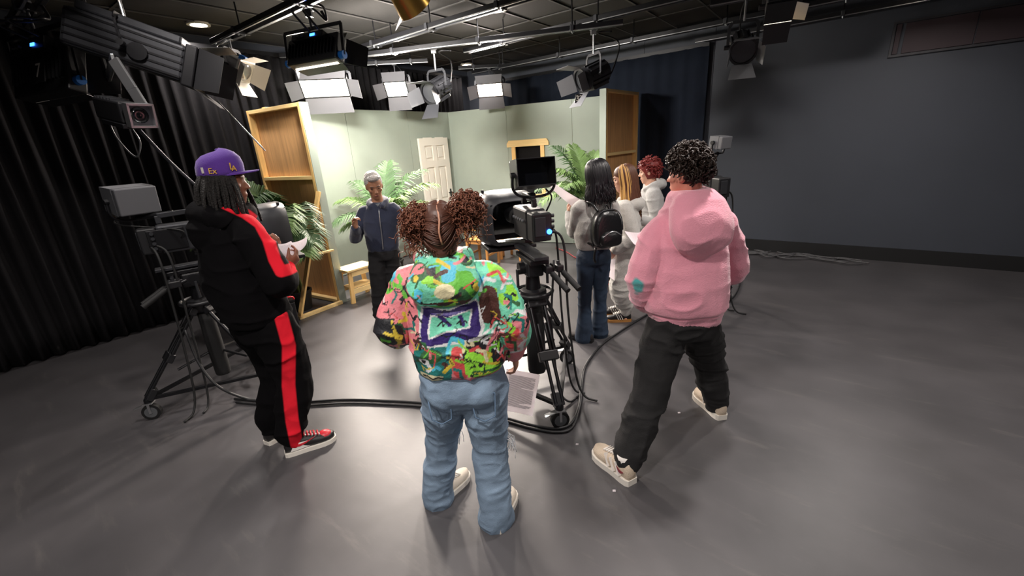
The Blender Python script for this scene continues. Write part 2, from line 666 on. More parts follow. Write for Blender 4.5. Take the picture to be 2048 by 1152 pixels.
def fresnel(loc, aim, label, top, s=1.0, lit=False, watts=0, doors=(35, 35, 25, 25), body=None, cable=True, leafm=None):
    loc = Vector(loc)
    t = thing('fresnel_lamp', label, 'studio lamp', loc)
    D = Vector(aim).normalized()
    X, Y, D = basis(D)
    body = body or M_dark
    o = Vector((0, 0, 0))
    fr, Lb = 0.105 * s, 0.30 * s
    # body: ribbed hood with flat back
    prof = [(-0.52 * Lb, fr * 0.70), (-0.5 * Lb, fr * 0.98), (0.30 * Lb, fr * 0.98), (0.36 * Lb, fr * 1.14), (0.5 * Lb, fr * 1.16)]
    MB().lathe(prof, o, D, 16).build('housing', body, t, auto=35)
    mb = MB()
    for i in range(12):
        a_ = 2 * math.pi * i / 12
        e = X * math.cos(a_) + Y * math.sin(a_)
        mb.bar(e * fr * 0.98 - D * 0.46 * Lb, e * fr * 0.98 + D * 0.26 * Lb, 0.012 * s, 0.028 * s, up=e)
    mb.build('cooling_fins', body, t)
    MB().box(-Y * fr * 1.02 - D * 0.08 * Lb, (fr * 1.1, 0.05 * s, Lb * 0.66), Matrix((X, Y, D)).transposed()).build('lamp_base', body, t, bevel=0.006)
    MB().box(X * fr * 0.99 - D * 0.28 * Lb, (0.01 * s, 0.03 * s, 0.05 * s), Matrix((X, Y, D)).transposed()).build('rating_plate', M_white, t)
    ln = MB().lathe([(0.44 * Lb, fr * 0.96), (0.47 * Lb, fr * 0.90), (0.49 * Lb, fr * 0.55), (0.50 * Lb, fr * 0.02)], o, D, 24)
    ln.build('lens', M_lampface if lit else M_lens, t, smooth=True)
    mb = MB()
    for q in (0.8, 0.6, 0.4):
        mb.lathe([(0.478 * Lb, fr * (q + 0.03)), (0.50 * Lb, fr * q), (0.478 * Lb, fr * (q - 0.03))], o, D, 24, cap=False)
    mb.build('lens_ring', M_lens, t, smooth=True)
    MB().lathe([(0.5 * Lb, fr * 1.16), (0.56 * Lb, fr * 1.22), (0.56 * Lb, fr * 1.02), (0.50 * Lb, fr * 1.0)], o, D, 24, cap=False).build('front_ring', M_blackm, t, auto=35)
    c = D * 0.56 * Lb
    for k, (e, h) in enumerate(((Y, X), (-Y, X), (X, Y), (-X, Y))):
        a_ = R(doors[k])
        out = (D * math.cos(a_) + e * math.sin(a_))
        barn_leaf(c + e * fr * 1.12, h, out, fr * 1.7, fr * (2.3 if k < 2 else 1.5), fr * 1.7).build('barn_door', leafm or (M_dark if k % 2 else M_grey), t)
    zt = yoke(t, o, X if abs(X.z) < 0.5 else Y, fr * 1.22, top - loc.z, M_dark, M_silver)
    if cable:
        pts = catmull([-D * 0.45 * Lb - Y * fr, -D * 0.9 * Lb + Vector((0, 0, -0.02)), -D * 1.1 * Lb + Vector((0, 0, zt)), Vector((0.06, 0.05, top - loc.z)), Vector((0.22, 0.02, top - loc.z))], 6)
        MB().tube(pts, 0.009, 6).build('power_cable', M_black, t, smooth=True)
    if watts:
        l = bpy.data.lights.new('lamp_light', 'SPOT')
        l.energy = watts
        l.spot_size = R(105)
        l.spot_blend = 0.6
        l.shadow_soft_size = 0.08
        l.color = (1, 0.9, 0.78)
        lo = bpy.data.objects.new('lamp_light', l)
        COL.objects.link(lo)
        lo.parent = t
        lo.location = D * (0.6 * Lb)
        lo.rotation_euler = D.to_track_quat('-Z', 'Y').to_euler()
    return t


def hung(u, v, ufix, vfix, z=RAILZ):
    P = gnd(u, v, z)
    q = at(ufix, vfix, P.y)
    return Vector((P.x, P.y, q.z))


# two fresnels on the middle rail, one by the right wall
fresnel(hung(866, 92, 866, 178), (-0.38, -0.62, -0.30), 'dark grey unlit fresnel lamp with lowered barn door above the door', RAILZ - 0.06, 1.12, doors=(20, 38, 20, 22))
fresnel(hung(1187, 53, 1190, 150), (-0.75, -0.30, -0.30), 'glowing fresnel lamp pointing left above the palm and window', RAILZ - 0.06, 1.15, lit=True, watts=60, doors=(25, 30, 32, 32), leafm=M_grey)
P3 = gnd(1484, 92, 2.62)
fresnel(P3, (-0.30, -0.80, -0.42), 'unlit fresnel lamp hanging alone against the right black wall', RAILZ + 0.02, 1.05, doors=(12, 24, 10, 12), body=M_dark, leafm=M_grey)
MB_r7 = rail((P3.x - 0.30, P3.y + 0.14, RAILZ), (P3.x + 1.6, P3.y - 0.86, RAILZ), 'short lighting rail above the unlit fresnel at right', 0.08, 2)


M_leaf = mat('dull grey barn door', '55545a', rough=0.6)


def softlight(loc, aim, w, h, label, top, watts, tag_no=None):
    loc = Vector(loc)
    t = thing('softlight', label, 'studio lamp', loc)
    X, Y, D = basis(aim)
    rot = Matrix((X, Y, D)).transposed()
    MB().box(-D * 0.06, (w, h, 0.10), rot, taper=1.0).build('housing', M_blackm, t, bevel=0.006)
    mb = MB()
    for i in range(7):
        mb.box(-D * 0.125 + X * w * (i - 3) / 7.5, (0.012, h * 0.9, 0.03), rot)
    mb.build('cooling_fins', M_blackm, t)
    mb = MB()
    for s in (-1, 1):
        mb.box(Y * s * (h / 2 - 0.008), (w, 0.016, 0.026), rot).box(X * s * (w / 2 - 0.008), (0.016, h - 0.03, 0.026), rot)
    mb.build('front_frame', M_blackm, t)
    MB().box(-D * 0.002, (w - 0.034, h - 0.034, 0.012), rot).build('lamp_face', M_lampface, t)
    for e, hh, wa, ln, an in ((-Y, X, w * 0.95, h * 0.75, 62), (X, Y, h * 0.9, h * 0.62, 68), (-X, Y, h * 0.9, h * 0.62, 68), (Y, X, w * 0.95, h * 0.5, 118)):
        k = w / 2 if e in (X, -X) else h / 2
        out = D * math.cos(R(an)) + e * math.sin(R(an))
        barn_leaf(e * k + D * 0.012, hh, out, wa, wa * 1.08, ln).build('barn_door', M_leaf, t)
    yoke(t, -D * 0.06, X, w / 2 + 0.03, top - loc.z, M_dark, M_dark)
    pts = catmull([-D * 0.12 + Y * 0.03, -D * 0.2 + Vector((0.05, 0, 0.14)), Vector((0.10, 0.05, 0.24)), Vector((0.02, 0.1, top - loc.z))], 6)
    MB().tube(pts, 0.008, 6).build('power_cable', M_black, t, smooth=True)
    area('lamp_light', t, D * 0.02, D, w - 0.04, h - 0.04, watts, (1.0, 0.88, 0.78), 128)
    return t


SA = Vector((0.12, -0.80, -0.60))
softlight(gnd(650, 176, 2.66), SA, 0.60, 0.26, 'wide glowing soft lamp above the wooden flat and tall palm', RAILZ, 72)
softlight(gnd(793, 178, 2.70), Vector((-0.02, -0.80, -0.60)), 0.34, 0.25, 'narrow glowing soft lamp hanging over the white door', RAILZ, 58)
softlight(gnd(980, 180, 2.70), Vector((-0.10, -0.80, -0.60)), 0.44, 0.25, 'glowing soft lamp hanging above the dark window', RAILZ, 72)
# two thin rods' worth of rail for the soft lamps that hang forward of the far rail
for u_, v_, z_, lb in ((650, 176, 2.66, 'short lamp rail above the wide glowing soft lamp'), (793, 178, 2.70, 'short lamp rail above the narrow glowing soft lamp'), (980, 180, 2.70, 'short lamp rail above the glowing soft lamp near window')):
    p = gnd(u_, v_, z_)
    rail((p.x - 0.5, p.y + 0.02, RAILZ + 0.02), (p.x + 0.5, p.y + 0.10, RAILZ + 0.02), lb, 0.06, 2)


def led_panel(loc, aim, w, h, dep, label, top, watts=0, number=None, strip=True):
    """broad black panel lamp seen from its back: control box, display, blue end knobs"""
    loc = Vector(loc)
    t = thing('panel_lamp', label, 'studio lamp', loc)
    X, Y, D = basis(aim)
    rot = Matrix((X, Y, D)).transposed()
    MB().box(Vector((0, 0, 0)), (w, h, dep), rot).build('housing', M_black, t, bevel=0.012)
    mb = MB()
    for i in range(14):
        mb.box(-D * (dep / 2 + 0.012) + X * w * (i - 6.5) / 15, (0.008, h * 0.55, 0.026), rot)
    mb.build('cooling_fins', M_blackm, t)
    MB().box(-D * (dep / 2 + 0.03) + Y * h * 0.36, (w * 0.62, h * 0.24, 0.07), rot).build('control_box', M_blackm, t, bevel=0.006)
    MB().box(-D * (dep / 2 + 0.068) + Y * h * 0.34 + X * w * 0.12, (0.055, 0.022, 0.004), rot).build('display', M_ledge, t)
    for i in range(3):
        q = -D * (dep / 2 + 0.07) + Y * h * 0.34 - X * w * (0.08 + 0.06 * i)
        MB().cyl(q, q - D * 0.02, 0.012, n=10).build('dial', M_dark, t)
    for s in (-1, 1):
        MB().cyl(X * s * w / 2 - Y * h * 0.3, X * s * (w / 2 + 0.05) - Y * h * 0.3, 0.035, n=12).build('blue_knob', M_blue, t)
        barn_leaf(X * s * w / 2 + D * dep / 2, Y, D * 0.75 + X * s * 0.65, h * 0.95, h * 0.8, 0.2).build('barn_door', M_black, t)
    barn_leaf(Y * h / 2 + D * dep / 2, X, D * 0.5 + Y * 0.85, w * 0.95, w * 0.85, 0.10).build('barn_door', M_black, t)
    barn_leaf(-Y * h / 2 + D * dep / 2, X, D, w * 0.95, w * 0.85, 0.10).build('barn_door', M_black, t)
    MB().box(D * (dep / 2 + 0.003), (w * 0.94, h * 0.9, 0.006), rot).build('lamp_face', M_lampface if watts else M_grey, t)
    if strip:
        MB().box(-Y * (h / 2 + 0.004) + D * dep * 0.2, (w * 0.86, 0.012, 0.02), rot).build('light_slit', M_glowstrip, t)
    up = Vector((0, 0, 1))
    c = Vector((0, 0, 0))
    hgt = top - loc.z
    mb = MB()
    for s in (-1, 1):
        mb.bar(X * s * (w / 2 + 0.04) - Y * h * 0.3, X * s * (w / 2 + 0.04) + up * hgt * 0.62, 0.03, 0.01, up=D)
    mb.bar(-X * (w / 2 + 0.045) + up * hgt * 0.62, X * (w / 2 + 0.045) + up * hgt * 0.62, 0.012, 0.03)
    mb.build('yoke', M_blackm, t)
    clamp(MB(), (0, 0, hgt * 0.62), hgt).build('hook_clamp', M_dark, t)
    for s, e in ((0.25, 0.32), (0.05, 0.3)):
        pts = catmull([X * w * s - D * (dep / 2 + 0.04) + Y * h * 0.45, X * w * (s - 0.1) - D * 0.2 + up * 0.26, X * w * (s + 0.16) - D * 0.1 + up * 0.28, X * w * e + up * (hgt * 0.75), X * w * e * 0.8 + up * hgt], 8)
        MB().tube(pts, 0.010, 6).build('power_cable', M_black, t, smooth=True)
    if number:
        MB().box(-D * (dep / 2 + 0.032) - Y * h * 0.12 + X * w * 0.10, (0.17, 0.17, 0.008), rot).build('number_plate', M_black, t)
        put_text(number, 0.15, 'number_print', M_white, t, -D * (dep / 2 + 0.038) - Y * h * 0.12 + X * w * 0.10, X, Y, 0.001)
    if watts:
        area('lamp_light', t, D * (dep / 2 + 0.02), D, w * 0.9, h * 0.85, watts, (1.0, 0.95, 0.88), 150)
    return t


led_panel(gnd(632, 104, 2.74), (0.34, 0.82, -0.34), 0.60, 0.24, 0.11, 'wide black panel lamp with blue display and blue end knobs', RAILZ, watts=78)
led_panel(gnd(98, 142, 2.60), (0.25, 0.62, -0.18), 0.80, 0.40, 0.12, 'black panel lamp numbered seven at far left of the ceiling', RAILZ, number='7', strip=False)

# small silver and blue lamp hanging from the left rail
P = hung(461, 74, 495, 135)
t = thing('small_studio_lamp', 'small silver and blue lamp with white barn doors under the left rail', 'studio lamp', P)
X, Y, D = basis(Vector((0.80, -0.10, -0.52)))
rot = Matrix((X, Y, D)).transposed()
MB().box(-D * 0.02, (0.20, 0.20, 0.16), rot).build('housing', M_silver, t, bevel=0.015)
mb = MB()
for i in range(6):
    mb.box(-D * 0.12 + X * 0.03 * (i - 2.5), (0.008, 0.17, 0.06), rot)
mb.build('cooling_fins', M_black, t)
MB().box(D * 0.07, (0.235, 0.235, 0.03), rot).build('front_frame', M_white, t, bevel=0.008)
MB().lathe([(0.084, 0.09), (0.09, 0.085), (0.094, 0.02)], (0, 0, 0), D, 20).build('lens', M_lens, t, smooth=True)
for e, h_ in ((Y, X), (-Y, X), (X, Y), (-X, Y)):
    barn_leaf(e * 0.115 + D * 0.085, h_, D * 0.8 + e * 0.6, 0.2, 0.24, 0.15).build('barn_door', M_white, t)
for s in (-1, 1):
    MB().box(Y * s * 0.12 + D * 0.03, (0.07, 0.05, 0.07), rot).build('blue_corner', M_blue, t, bevel=0.006)
yoke(t, -D * 0.03, X, 0.13, RAILZ - P.z, M_silver, M_silver)
MB().tube(catmull([-D * 0.16, -D * 0.22 + Vector((0, 0, 0.1)), Vector((-0.1, 0, 0.25)), Vector((-0.02, 0.02, RAILZ - P.z))], 6), 0.012, 6).build('power_cable', M_silver, t, smooth=True)

# big ribbed grey lamp at the upper left, its gold snoot lit from below
P = gnd(268, 98, 2.66)
t = thing('ribbed_studio_lamp', 'big ribbed dark grey lamp with curved side vent at upper left', 'studio lamp', P)
X, Y, D = basis(Vector((0.86, 0.30, -0.36)))
rot = Matrix((D, X, Y)).transposed()
MB().box((0, 0, 0), (0.72, 0.30, 0.26), rot).build('housing', M_dark, t, bevel=0.03)
MB().box(Y * 0.16, (0.62, 0.24, 0.06), rot).build('top_vent', M_dark, t, bevel=0.015)
mb = MB()
for i in range(5):
    mb.box(X * (-0.0) + Y * (0.10 - 0.05 * i) + X * 0.152, (0.68, 0.008, 0.014), rot)
    mb.box(Y * (0.10 - 0.05 * i) - X * 0.152, (0.68, 0.008, 0.014), rot)
mb.build('side_rib', M_blackm, t)
for s in (1, -1):
    MB().cyl(X * s * 0.15 + D * 0.08 - Y * 0.02, X * s * 0.175 + D * 0.08 - Y * 0.02, 0.06, n=18).build('tilt_lock', M_blackm, t)
MB().box(D * 0.39, (0.08, 0.34, 0.30), rot).build('front_frame', M_blackm, t, bevel=0.01)
for e, h_ in ((Y, X), (-Y, X), (X, Y), (-X, Y)):
    barn_leaf(e * 0.15 + D * 0.43, h_, D * 0.92 + e * 0.4, 0.30, 0.26, 0.20).build('barn_door', M_black, t)
yoke(t, (0, 0, 0), X, 0.20, RAILZ - P.z, M_blackm, M_silver)
MB().cyl(D * 0.56 - Y * 0.18, D * 0.95 - Y * 0.46, 0.006, n=6).build('focus_pole', M_grey, t)
MB().box(-D * 0.20 - X * 0.155 + Y * 0.05, (0.16, 0.004, 0.02), rot).build('name_plate', M_white, t)

# silver bracket and square-hooded video lamp below it
P = at(255, 225, 3.25)
t = thing('hooded_spot_lamp', 'black spot lamp with square silver lens hood on a bent silver bracket', 'studio lamp', P)
top = gnd(225, 150, 2.66) - P
pts = [Vector((top.x * 0.55, top.y * 0.5, 0.34)), Vector((0.02, 0.0, 0.33)), Vector((0.10, -0.02, 0.14)), Vector((0.14, -0.02, 0.02))]
mb = MB()
for a_, b_ in zip(pts[:-1], pts[1:]):
    mb.bar(a_, b_, 0.07, 0.02, up=(0, 1, 0))
mb.build('bracket', M_silver, t, bevel=0.004)
MB().cyl((top.x * 0.5, top.y * 0.45, 0.33), (top.x * 0.5, top.y * 0.45, RAILZ - P.z), 0.02, n=10).build('hanging_pole', M_blackm, t)
X, Y, D = basis(Vector((0.72, -0.45, -0.16)))
rot = Matrix((X, Y, D)).transposed()
MB().box(-D * 0.16, (0.12, 0.14, 0.42), rot).build('lamp_body', M_black, t, bevel=0.012)
mb = MB()
for i in range(6):
    mb.box(-D * (0.08 + 0.05 * i) + Y * 0.075, (0.11, 0.012, 0.012), rot)
mb.build('body_rib', M_dark, t)
MB().box(-D * 0.10 - Y * 0.085, (0.14, 0.03, 0.34), rot).build('base_plate', M_blackm, t, bevel=0.004)
MB().lathe([(0.05, 0.05), (0.12, 0.06), (0.16, 0.06)], (0, 0, 0), D, 18).build('lens_barrel', M_blackm, t, auto=40)
hd = MB()
for sx, sy, w_, h_ in ((0, 1, 0.15, 0.012), (0, -1, 0.15, 0.012), (1, 0, 0.012, 0.15), (-1, 0, 0.012, 0.15)):
    hd.box(D * 0.19 + X * sx * 0.07 + Y * sy * 0.07, (w_, h_, 0.07), rot)
hd.build('lens_hood', M_silver, t)
MB().box(D * 0.165, (0.135, 0.135, 0.008), rot).build('hood_plate', M_grey, t)
MB().lathe([(0.17, 0.052), (0.185, 0.05), (0.19, 0.03), (0.186, 0.01)], (0, 0, 0), D, 20).build('lens', M_glass, t, smooth=True)
MB().tube(catmull([-D * 0.36 - Y * 0.05, -D * 0.34 + Vector((0, 0, -0.2)), -D * 0.16 + Vector((0.02, 0, -0.32)), Vector((0.02, 0, -0.20)), -Y * 0.1], 8), 0.006, 6).build('hanging_cable', M_grey, t, smooth=True)
MB().tube(catmull([(0.02, 0, -0.08), (0.12, 0.1, -0.35), (0.24, 0.2, -0.60), (0.38, 0.35, -0.92)], 6), 0.012, 6).build('hanging_chain', M_dark, t, smooth=True)

# square black lamp with open barn door at top right
P = gnd(1560, 20, 2.72)
t = thing('box_studio_lamp', 'black box lamp with one hanging barn door beside the right rail', 'studio lamp', P)
X, Y, D = basis(Vector((-0.25, -0.55, -0.80)))
rot = Matrix((X, Y, D)).transposed()
MB().box(-D * 0.08, (0.20, 0.18, 0.16), rot).build('housing', M_black, t, bevel=0.01)
MB().box(D * 0.02, (0.21, 0.19, 0.02), rot).build('front_frame', M_blackm, t)
MB().box(-Y * 0.098 + D * 0.02, (0.20, 0.010, 0.02), rot).build('light_slit', M_glowstrip, t)
barn_leaf(-Y * 0.098 + D * 0.03, X, -Y * 0.9 + D * 0.45, 0.20, 0.19, 0.16).build('barn_door', M_blackm, t)
barn_leaf(-X * 0.105 + D * 0.03, Y, -X * 0.9 + D * 0.4, 0.16, 0.15, 0.09).build('barn_door', M_silver, t)
yoke(t, -D * 0.06, X, 0.12, RAILZ - P.z, M_dark, M_silver)

# gold lamp cut by the top edge of the picture
P = gnd(806, -24, 2.72)
t = thing('gold_studio_lamp', 'lamp with a gold reflector cut off by the top edge', 'studio lamp', P)
X, Y, D = basis(Vector((0.35, 0.5, -0.6)))
MB().lathe([(-0.18, 0.05), (-0.14, 0.09), (0.02, 0.10), (0.12, 0.115)], (0, 0, 0), D, 20).build('reflector', mat('gold reflector', 'b8924a', rough=0.3, metal=0.8), t, auto=35)
barn_leaf(D * 0.12 - X * 0.1, Y, D * 0.5 - X * 0.8, 0.14, 0.12, 0.13).build('barn_door', M_white, t)
yoke(t, (0, 0, 0), X, 0.13, RAILZ - P.z, M_dark, M_silver)
# numbered tag hanging below the glowing fresnel
P = at(1158, 197, gnd(1187, 53, RAILZ).y - 0.05)
t = thing('number_tag', 'small black hanging tag with white number thirty two', 'tag', P)
MB().prism([(-0.055, -0.05), (0.045, -0.05), (0.06, 0.05), (-0.04, 0.05)], (0, 0, 0), (1, 0.1, 0), (0, 0, 1), 0.004).build('tag_plate', M_black, t)
put_text('32', 0.085, 'number_print', M_white, t, (0.002, -0.008, 0), (1, 0.1, 0), (0, 0, 1), 0.001)
MB().cyl((0.0, 0.003, 0.05), (0.08, 0.05, 0.26), 0.0025, n=5).build('tag_string', M_dark, t)

# ------------------------------------------------------------------ the set: painted flats
FH = 2.46


def flat_frame(p0, p1):
    p0, p1 = Vector((*p0, 0)), Vector((*p1, 0))
    d = (p1 - p0)
    L = d.length
    return p0, math.atan2(d.y, d.x), L


def set_flat(p0, p1, label, back=1, green=True, h=FH, splits=None, rails=(1.58,), hole=None):
    """flat from p0 to p1; its painted face looks along -back*y of its own frame, timber frame behind"""
    p, ang, L = flat_frame(p0, p1)
    t = thing('set_flat', label, 'set wall', p, ang)
    edges = [0] + (splits or []) + [L]
    for a_, b_ in zip(edges[:-1], edges[1:]):
        if hole and a_ < hole[0] < b_:
            x0, x1, z0, z1 = hole
            mb = MB()
            for q0, q1, r0, r1 in ((a_ + 0.002, x0, 0.01, h), (x1, b_ - 0.002, 0.01, h), (x0, x1, 0.01, z0), (x0, x1, z1, h)):
                mb.box(((q0 + q1) / 2, 0, (r0 + r1) / 2), (q1 - q0, 0.012, r1 - r0))
            mb.build('painted_panel', M_green, t)
        else:
            MB().box(((a_ + b_) / 2, 0, h / 2 + 0.005), (b_ - a_ - 0.004, 0.012, h - 0.01)).build('painted_panel', M_green, t, bevel=0.002)
    y = back * 0.012
    for a_, b_ in zip(edges[:-1], edges[1:]):
        if hole and a_ < hole[0] < b_:
            continue
        MB().box(((a_ + b_) / 2, y * 0.95, h / 2), (b_ - a_ - 0.01, 0.006, h - 0.02)).build('plywood_sheet', M_ply, t)
    yb = back * 0.052
    for x in edges:
        MB().box((min(max(x, 0.022), L - 0.022), yb, h / 2), (0.044, 0.072, h)).build('stile', M_pine, t, bevel=0.003)
    for a_, b_ in zip(edges[:-1], edges[1:]):
        for z in (0.03, h - 0.022) + (() if hole and a_ < hole[0] < b_ else tuple(rails)):
            MB().box(((a_ + b_) / 2, yb, z), (b_ - a_ - 0.09, 0.070, 0.042)).build('rail', M_pinex, t, bevel=0.003)
    return t


CRN = (-1.0, 8.75)
set_flat((-3.02, 5.99), CRN, 'sage green set wall holding the white door', back=1, splits=[1.16, 2.38])
WIN = (1.37, 1.86, 0.92, 1.76)
t_br = set_flat(CRN, (1.92, 7.345), 'sage green set wall with the dark window opening', back=1, splits=[1.22, 2.44], hole=WIN)
t_rl = set_flat((-2.18, 5.25), (-3.10, 5.83), 'narrow set flat with bare timber back beside the step stool', back=1, h=2.40)
t_rr = set_flat((1.42, 6.47), (2.13, 7.33), 'narrow set flat with bare brown plywood back at right', back=-1)
# green paint on the visible end edge of the two narrow flats
for tt, s, hh in ((t_rl, 1, 2.40), (t_rr, -1, FH)):
    MB().box((-0.006, s * 0.034, hh / 2), (0.010, 0.10, hh)).build('painted_edge', M_green, tt)
# diagonal stage brace behind the left flat
p0, p1 = Vector((-2.535, 4.70, 0.0)), Vector((-2.20, 5.18, 0.0))
t = thing('stage_brace', 'triangular pine brace propping the narrow left flat', 'brace', p0)
q = p1 - p0
MB().bar((0, 0, 0.022), q + Vector((0, 0, 0.022)), 0.045, 0.044).build('ground_batten', M_pinex, t, bevel=0.003)
MB().bar((0.01, 0.01, 0.03), q * 0.98 + Vector((0, 0, 1.42)), 0.07, 0.024).build('diagonal_batten', M_pine, t, bevel=0.003)
MB().bar(q * 0.5 + Vector((0.03, 0, 0.71)), q * 0.98 + Vector((0.03, 0, 0.71)), 0.05, 0.022).build('cross_batten', M_pinex, t, bevel=0.003)

# window in the right set wall: pine casing, black backing
p, ang, L = flat_frame(CRN, (1.92, 7.345))
t = thing('set_window', 'square window with pale pine casing and black backing', 'window', p, ang)
x0, x1, z0, z1 = WIN
MB().prism([(x0 - 0.16, z1 + 0.0), (x1 + 0.16, z1), (x1 + 0.16, z1 + 0.06), (x1 + 0.12, z1 + 0.115), (x0 - 0.12, z1 + 0.115), (x0 - 0.16, z1 + 0.06)], (0, -0.008, 0), (1, 0, 0), (0, 0, 1), 0.03).build('head_casing', M_pinex, t, bevel=0.003)
for x in (x0 - 0.035, x1 + 0.035):
    MB().box((x, -0.02, (z0 + z1) / 2), (0.075, 0.026, z1 - z0)).build('side_casing', M_pine, t, bevel=0.003)
MB().box(((x0 + x1) / 2, -0.03, z0 - 0.03), (x1 - x0 + 0.26, 0.05, 0.05)).build('sill', M_pinex, t, bevel=0.003)
MB().box(((x0 + x1) / 2, 0.10, (z0 + z1) / 2), (x1 - x0 + 0.3, 0.006, z1 - z0 + 0.3)).build('black_backing', M_curt, t)

# white six-panel door on the left set wall
p, ang, L = flat_frame((-3.02, 5.99), CRN)
t = thing('set_door', 'white six panel door hung on the sage green set wall', 'door', p, ang)
dx0, dx1, dh = 2.53, 3.26, 2.0
dy = -0.03
DW = dx1 - dx0
MB().box(((dx0 + dx1) / 2, dy - 0.003, dh / 2 + 0.01), (DW, 0.026, dh)).build('door_leaf', M_white, t)
mb = MB()
st = 0.115
yy = dy - 0.026
for x in (dx0 + st / 2, (dx0 + dx1) / 2, dx1 - st / 2):
    mb.box((x, yy, dh / 2 + 0.01), (st * (0.8 if abs(x - (dx0 + dx1) / 2) < 0.01 else 1), 0.022, dh))
for z, hh in ((0.12, 0.24), (0.78, 0.17), (1.55, 0.12), (dh - 0.06, 0.14)):
    for xa, xb in ((dx0 + st, (dx0 + dx1) / 2 - st * 0.4), ((dx0 + dx1) / 2 + st * 0.4, dx1 - st)):
        mb.box(((xa + xb) / 2, yy, z + 0.01), (xb - xa, 0.022, hh))
mb.build('door_frame', M_white, t)
for xa, xb in ((dx0 + st, (dx0 + dx1) / 2 - st * 0.4), ((dx0 + dx1) / 2 + st * 0.4, dx1 - st)):
    for za, zb in ((0.25, 0.70), (0.88, 1.49), (1.62, 1.87)):
        MB().box(((xa + xb) / 2, yy + 0.002, (za + zb) / 2 + 0.01), (xb - xa - 0.07, 0.016, zb - za - 0.07)).build('door_panel', M_white, t, bevel=0.008)
h_ = MB().box((dx1 - 0.06, yy - 0.012, 0.99), (0.035, 0.01, 0.15))
hp = h_.build('handle_plate', M_blackm, t)
MB().cyl((dx1 - 0.06, yy - 0.017, 1.0), (dx1 - 0.06, yy - 0.05, 1.0), 0.011, n=10).bar((dx1 - 0.05, yy - 0.05, 1.0), (dx1 - 0.15, yy - 0.05, 1.0), 0.016, 0.016).build('door_handle', M_blackm, hp)

# step stool
p0 = gnd(690, 606)
t = thing('step_stool', 'small pale pine step stool beside the timber flat', 'stool', (-2.02, 5.38, 0), R(52))
MB().box((0, 0, 0.425), (0.42, 0.30, 0.026)).build('top_board', M_pinex, t, bevel=0.003)
for x in (-0.165, 0.165):
    for y in (-0.12, 0.12):
        MB().bar((x * 1.18, y * 1.05, 0), (x * 0.95, y * 0.92, 0.412), 0.055, 0.03).build('leg', M_pine, t, bevel=0.002)
for y in (-0.125, 0.125):
    MB().box((0, y * 0.98, 0.375), (0.30, 0.022, 0.06)).build('apron', M_pinex, t)
    MB().box((0, y, 0.15), (0.33, 0.022, 0.06)).build('stretcher', M_pinex, t)
MB().box((0, 0, 0.19), (0.33, 0.20, 0.02)).build('lower_step', M_pinex, t)

# table and chairs on the set
t = thing('set_table', 'varnished wooden table in the middle of the set', 'table', (-0.62, 7.25, 0), R(20))
MB().box((0, 0, 0.725), (0.95, 0.70, 0.03)).build('table_top', M_chair, t, bevel=0.006)
for x in (-0.42, 0.42):
    for y in (-0.30, 0.30):
        MB().box((x, y, 0.355), (0.055, 0.055, 0.71)).build('leg', M_chair, t, bevel=0.004)
for y in (-0.3, 0.3):
    MB().box((0, y, 0.665), (0.80, 0.02, 0.09)).build('apron', M_chair, t)
for k, (x, y, lb) in enumerate(((-0.25, -0.15, 'white place mat at the left end of the set table'), (0.22, -0.12, 'white place mat at the right end of the set table'))):
    c, s = math.cos(R(20)), math.sin(R(20))
    pm = MB().prism([(-0.19, -0.13), (0.19, -0.13), (0.19, 0.13), (-0.19, 0.13)], (0, 0, 0), (1, 0, 0), (0, 1, 0), 0.004).build('place_mat', M_white)
    tag(pm, lb, 'place mat', 'place mats on the set table')
    pm.location = (-0.62 + x * c - y * s, 7.25 + x * s + y * c, 0.7405)
    pm.rotation_euler.z = R(20)


def make_chair(loc, rz, label):
    t = thing('dining_chair', label, 'chair', loc, rz, 'wooden chairs round the set table')
    MB().box((0, 0, 0.44), (0.40, 0.40, 0.028)).build('seat', M_chair, t, bevel=0.01)
    for x in (-0.175, 0.175):
        MB().bar((x, 0.175, 0), (x, 0.165, 0.43), 0.036, 0.036).build('leg', M_chair, t, bevel=0.003)
        MB().bar((x, -0.18, 0), (x, -0.17, 0.43), 0.036, 0.036).bar((x, -0.17, 0.42), (x, -0.235, 0.90), 0.034, 0.028).build('rear_leg', M_chair, t, bevel=0.003)
        MB().box((x, 0, 0.20), (0.02, 0.33, 0.03)).build('stretcher', M_chair, t)
    for z in (0.86, 0.74, 0.62):
        yb = -0.17 - 0.065 * (z - 0.43) / 0.47
        MB().box((0, yb, z), (0.34, 0.018, 0.055 if z < 0.8 else 0.075)).build('back_slat', M_chair, t, bevel=0.003)
    MB().box((0, 0.17, 0.40), (0.32, 0.02, 0.05)).box((0, -0.165, 0.40), (0.32, 0.02, 0.05)).build('apron', M_chair, t)
    return t


make_chair((-0.42, 6.62, 0), R(-28), 'orange wooden chair right of the woman with curly buns')
make_chair((-1.30, 6.95, 0), R(-110), 'orange wooden chair left of the woman with curly buns')
make_chair((0.10, 6.95, 0), R(60), 'orange wooden chair partly hidden below the teleprompter')


# ------------------------------------------------------------------ palms
M_frA = mat('palm leaf', '435f3a', rough=0.5, var=0.25, vscale=8, spec=0.35)
M_frB = mat('pale palm leaf', '6c8850', rough=0.5, var=0.25, vscale=8, spec=0.35)
M_stem = mat('palm stem', '6f7a45', rough=0.6, var=0.2)
M_pot = mat('black plant pot', '1a1917', rough=0.6)
M_soil = mat('dark potting soil', '2a2019', rough=0.95, bump=0.6, bscale=80)


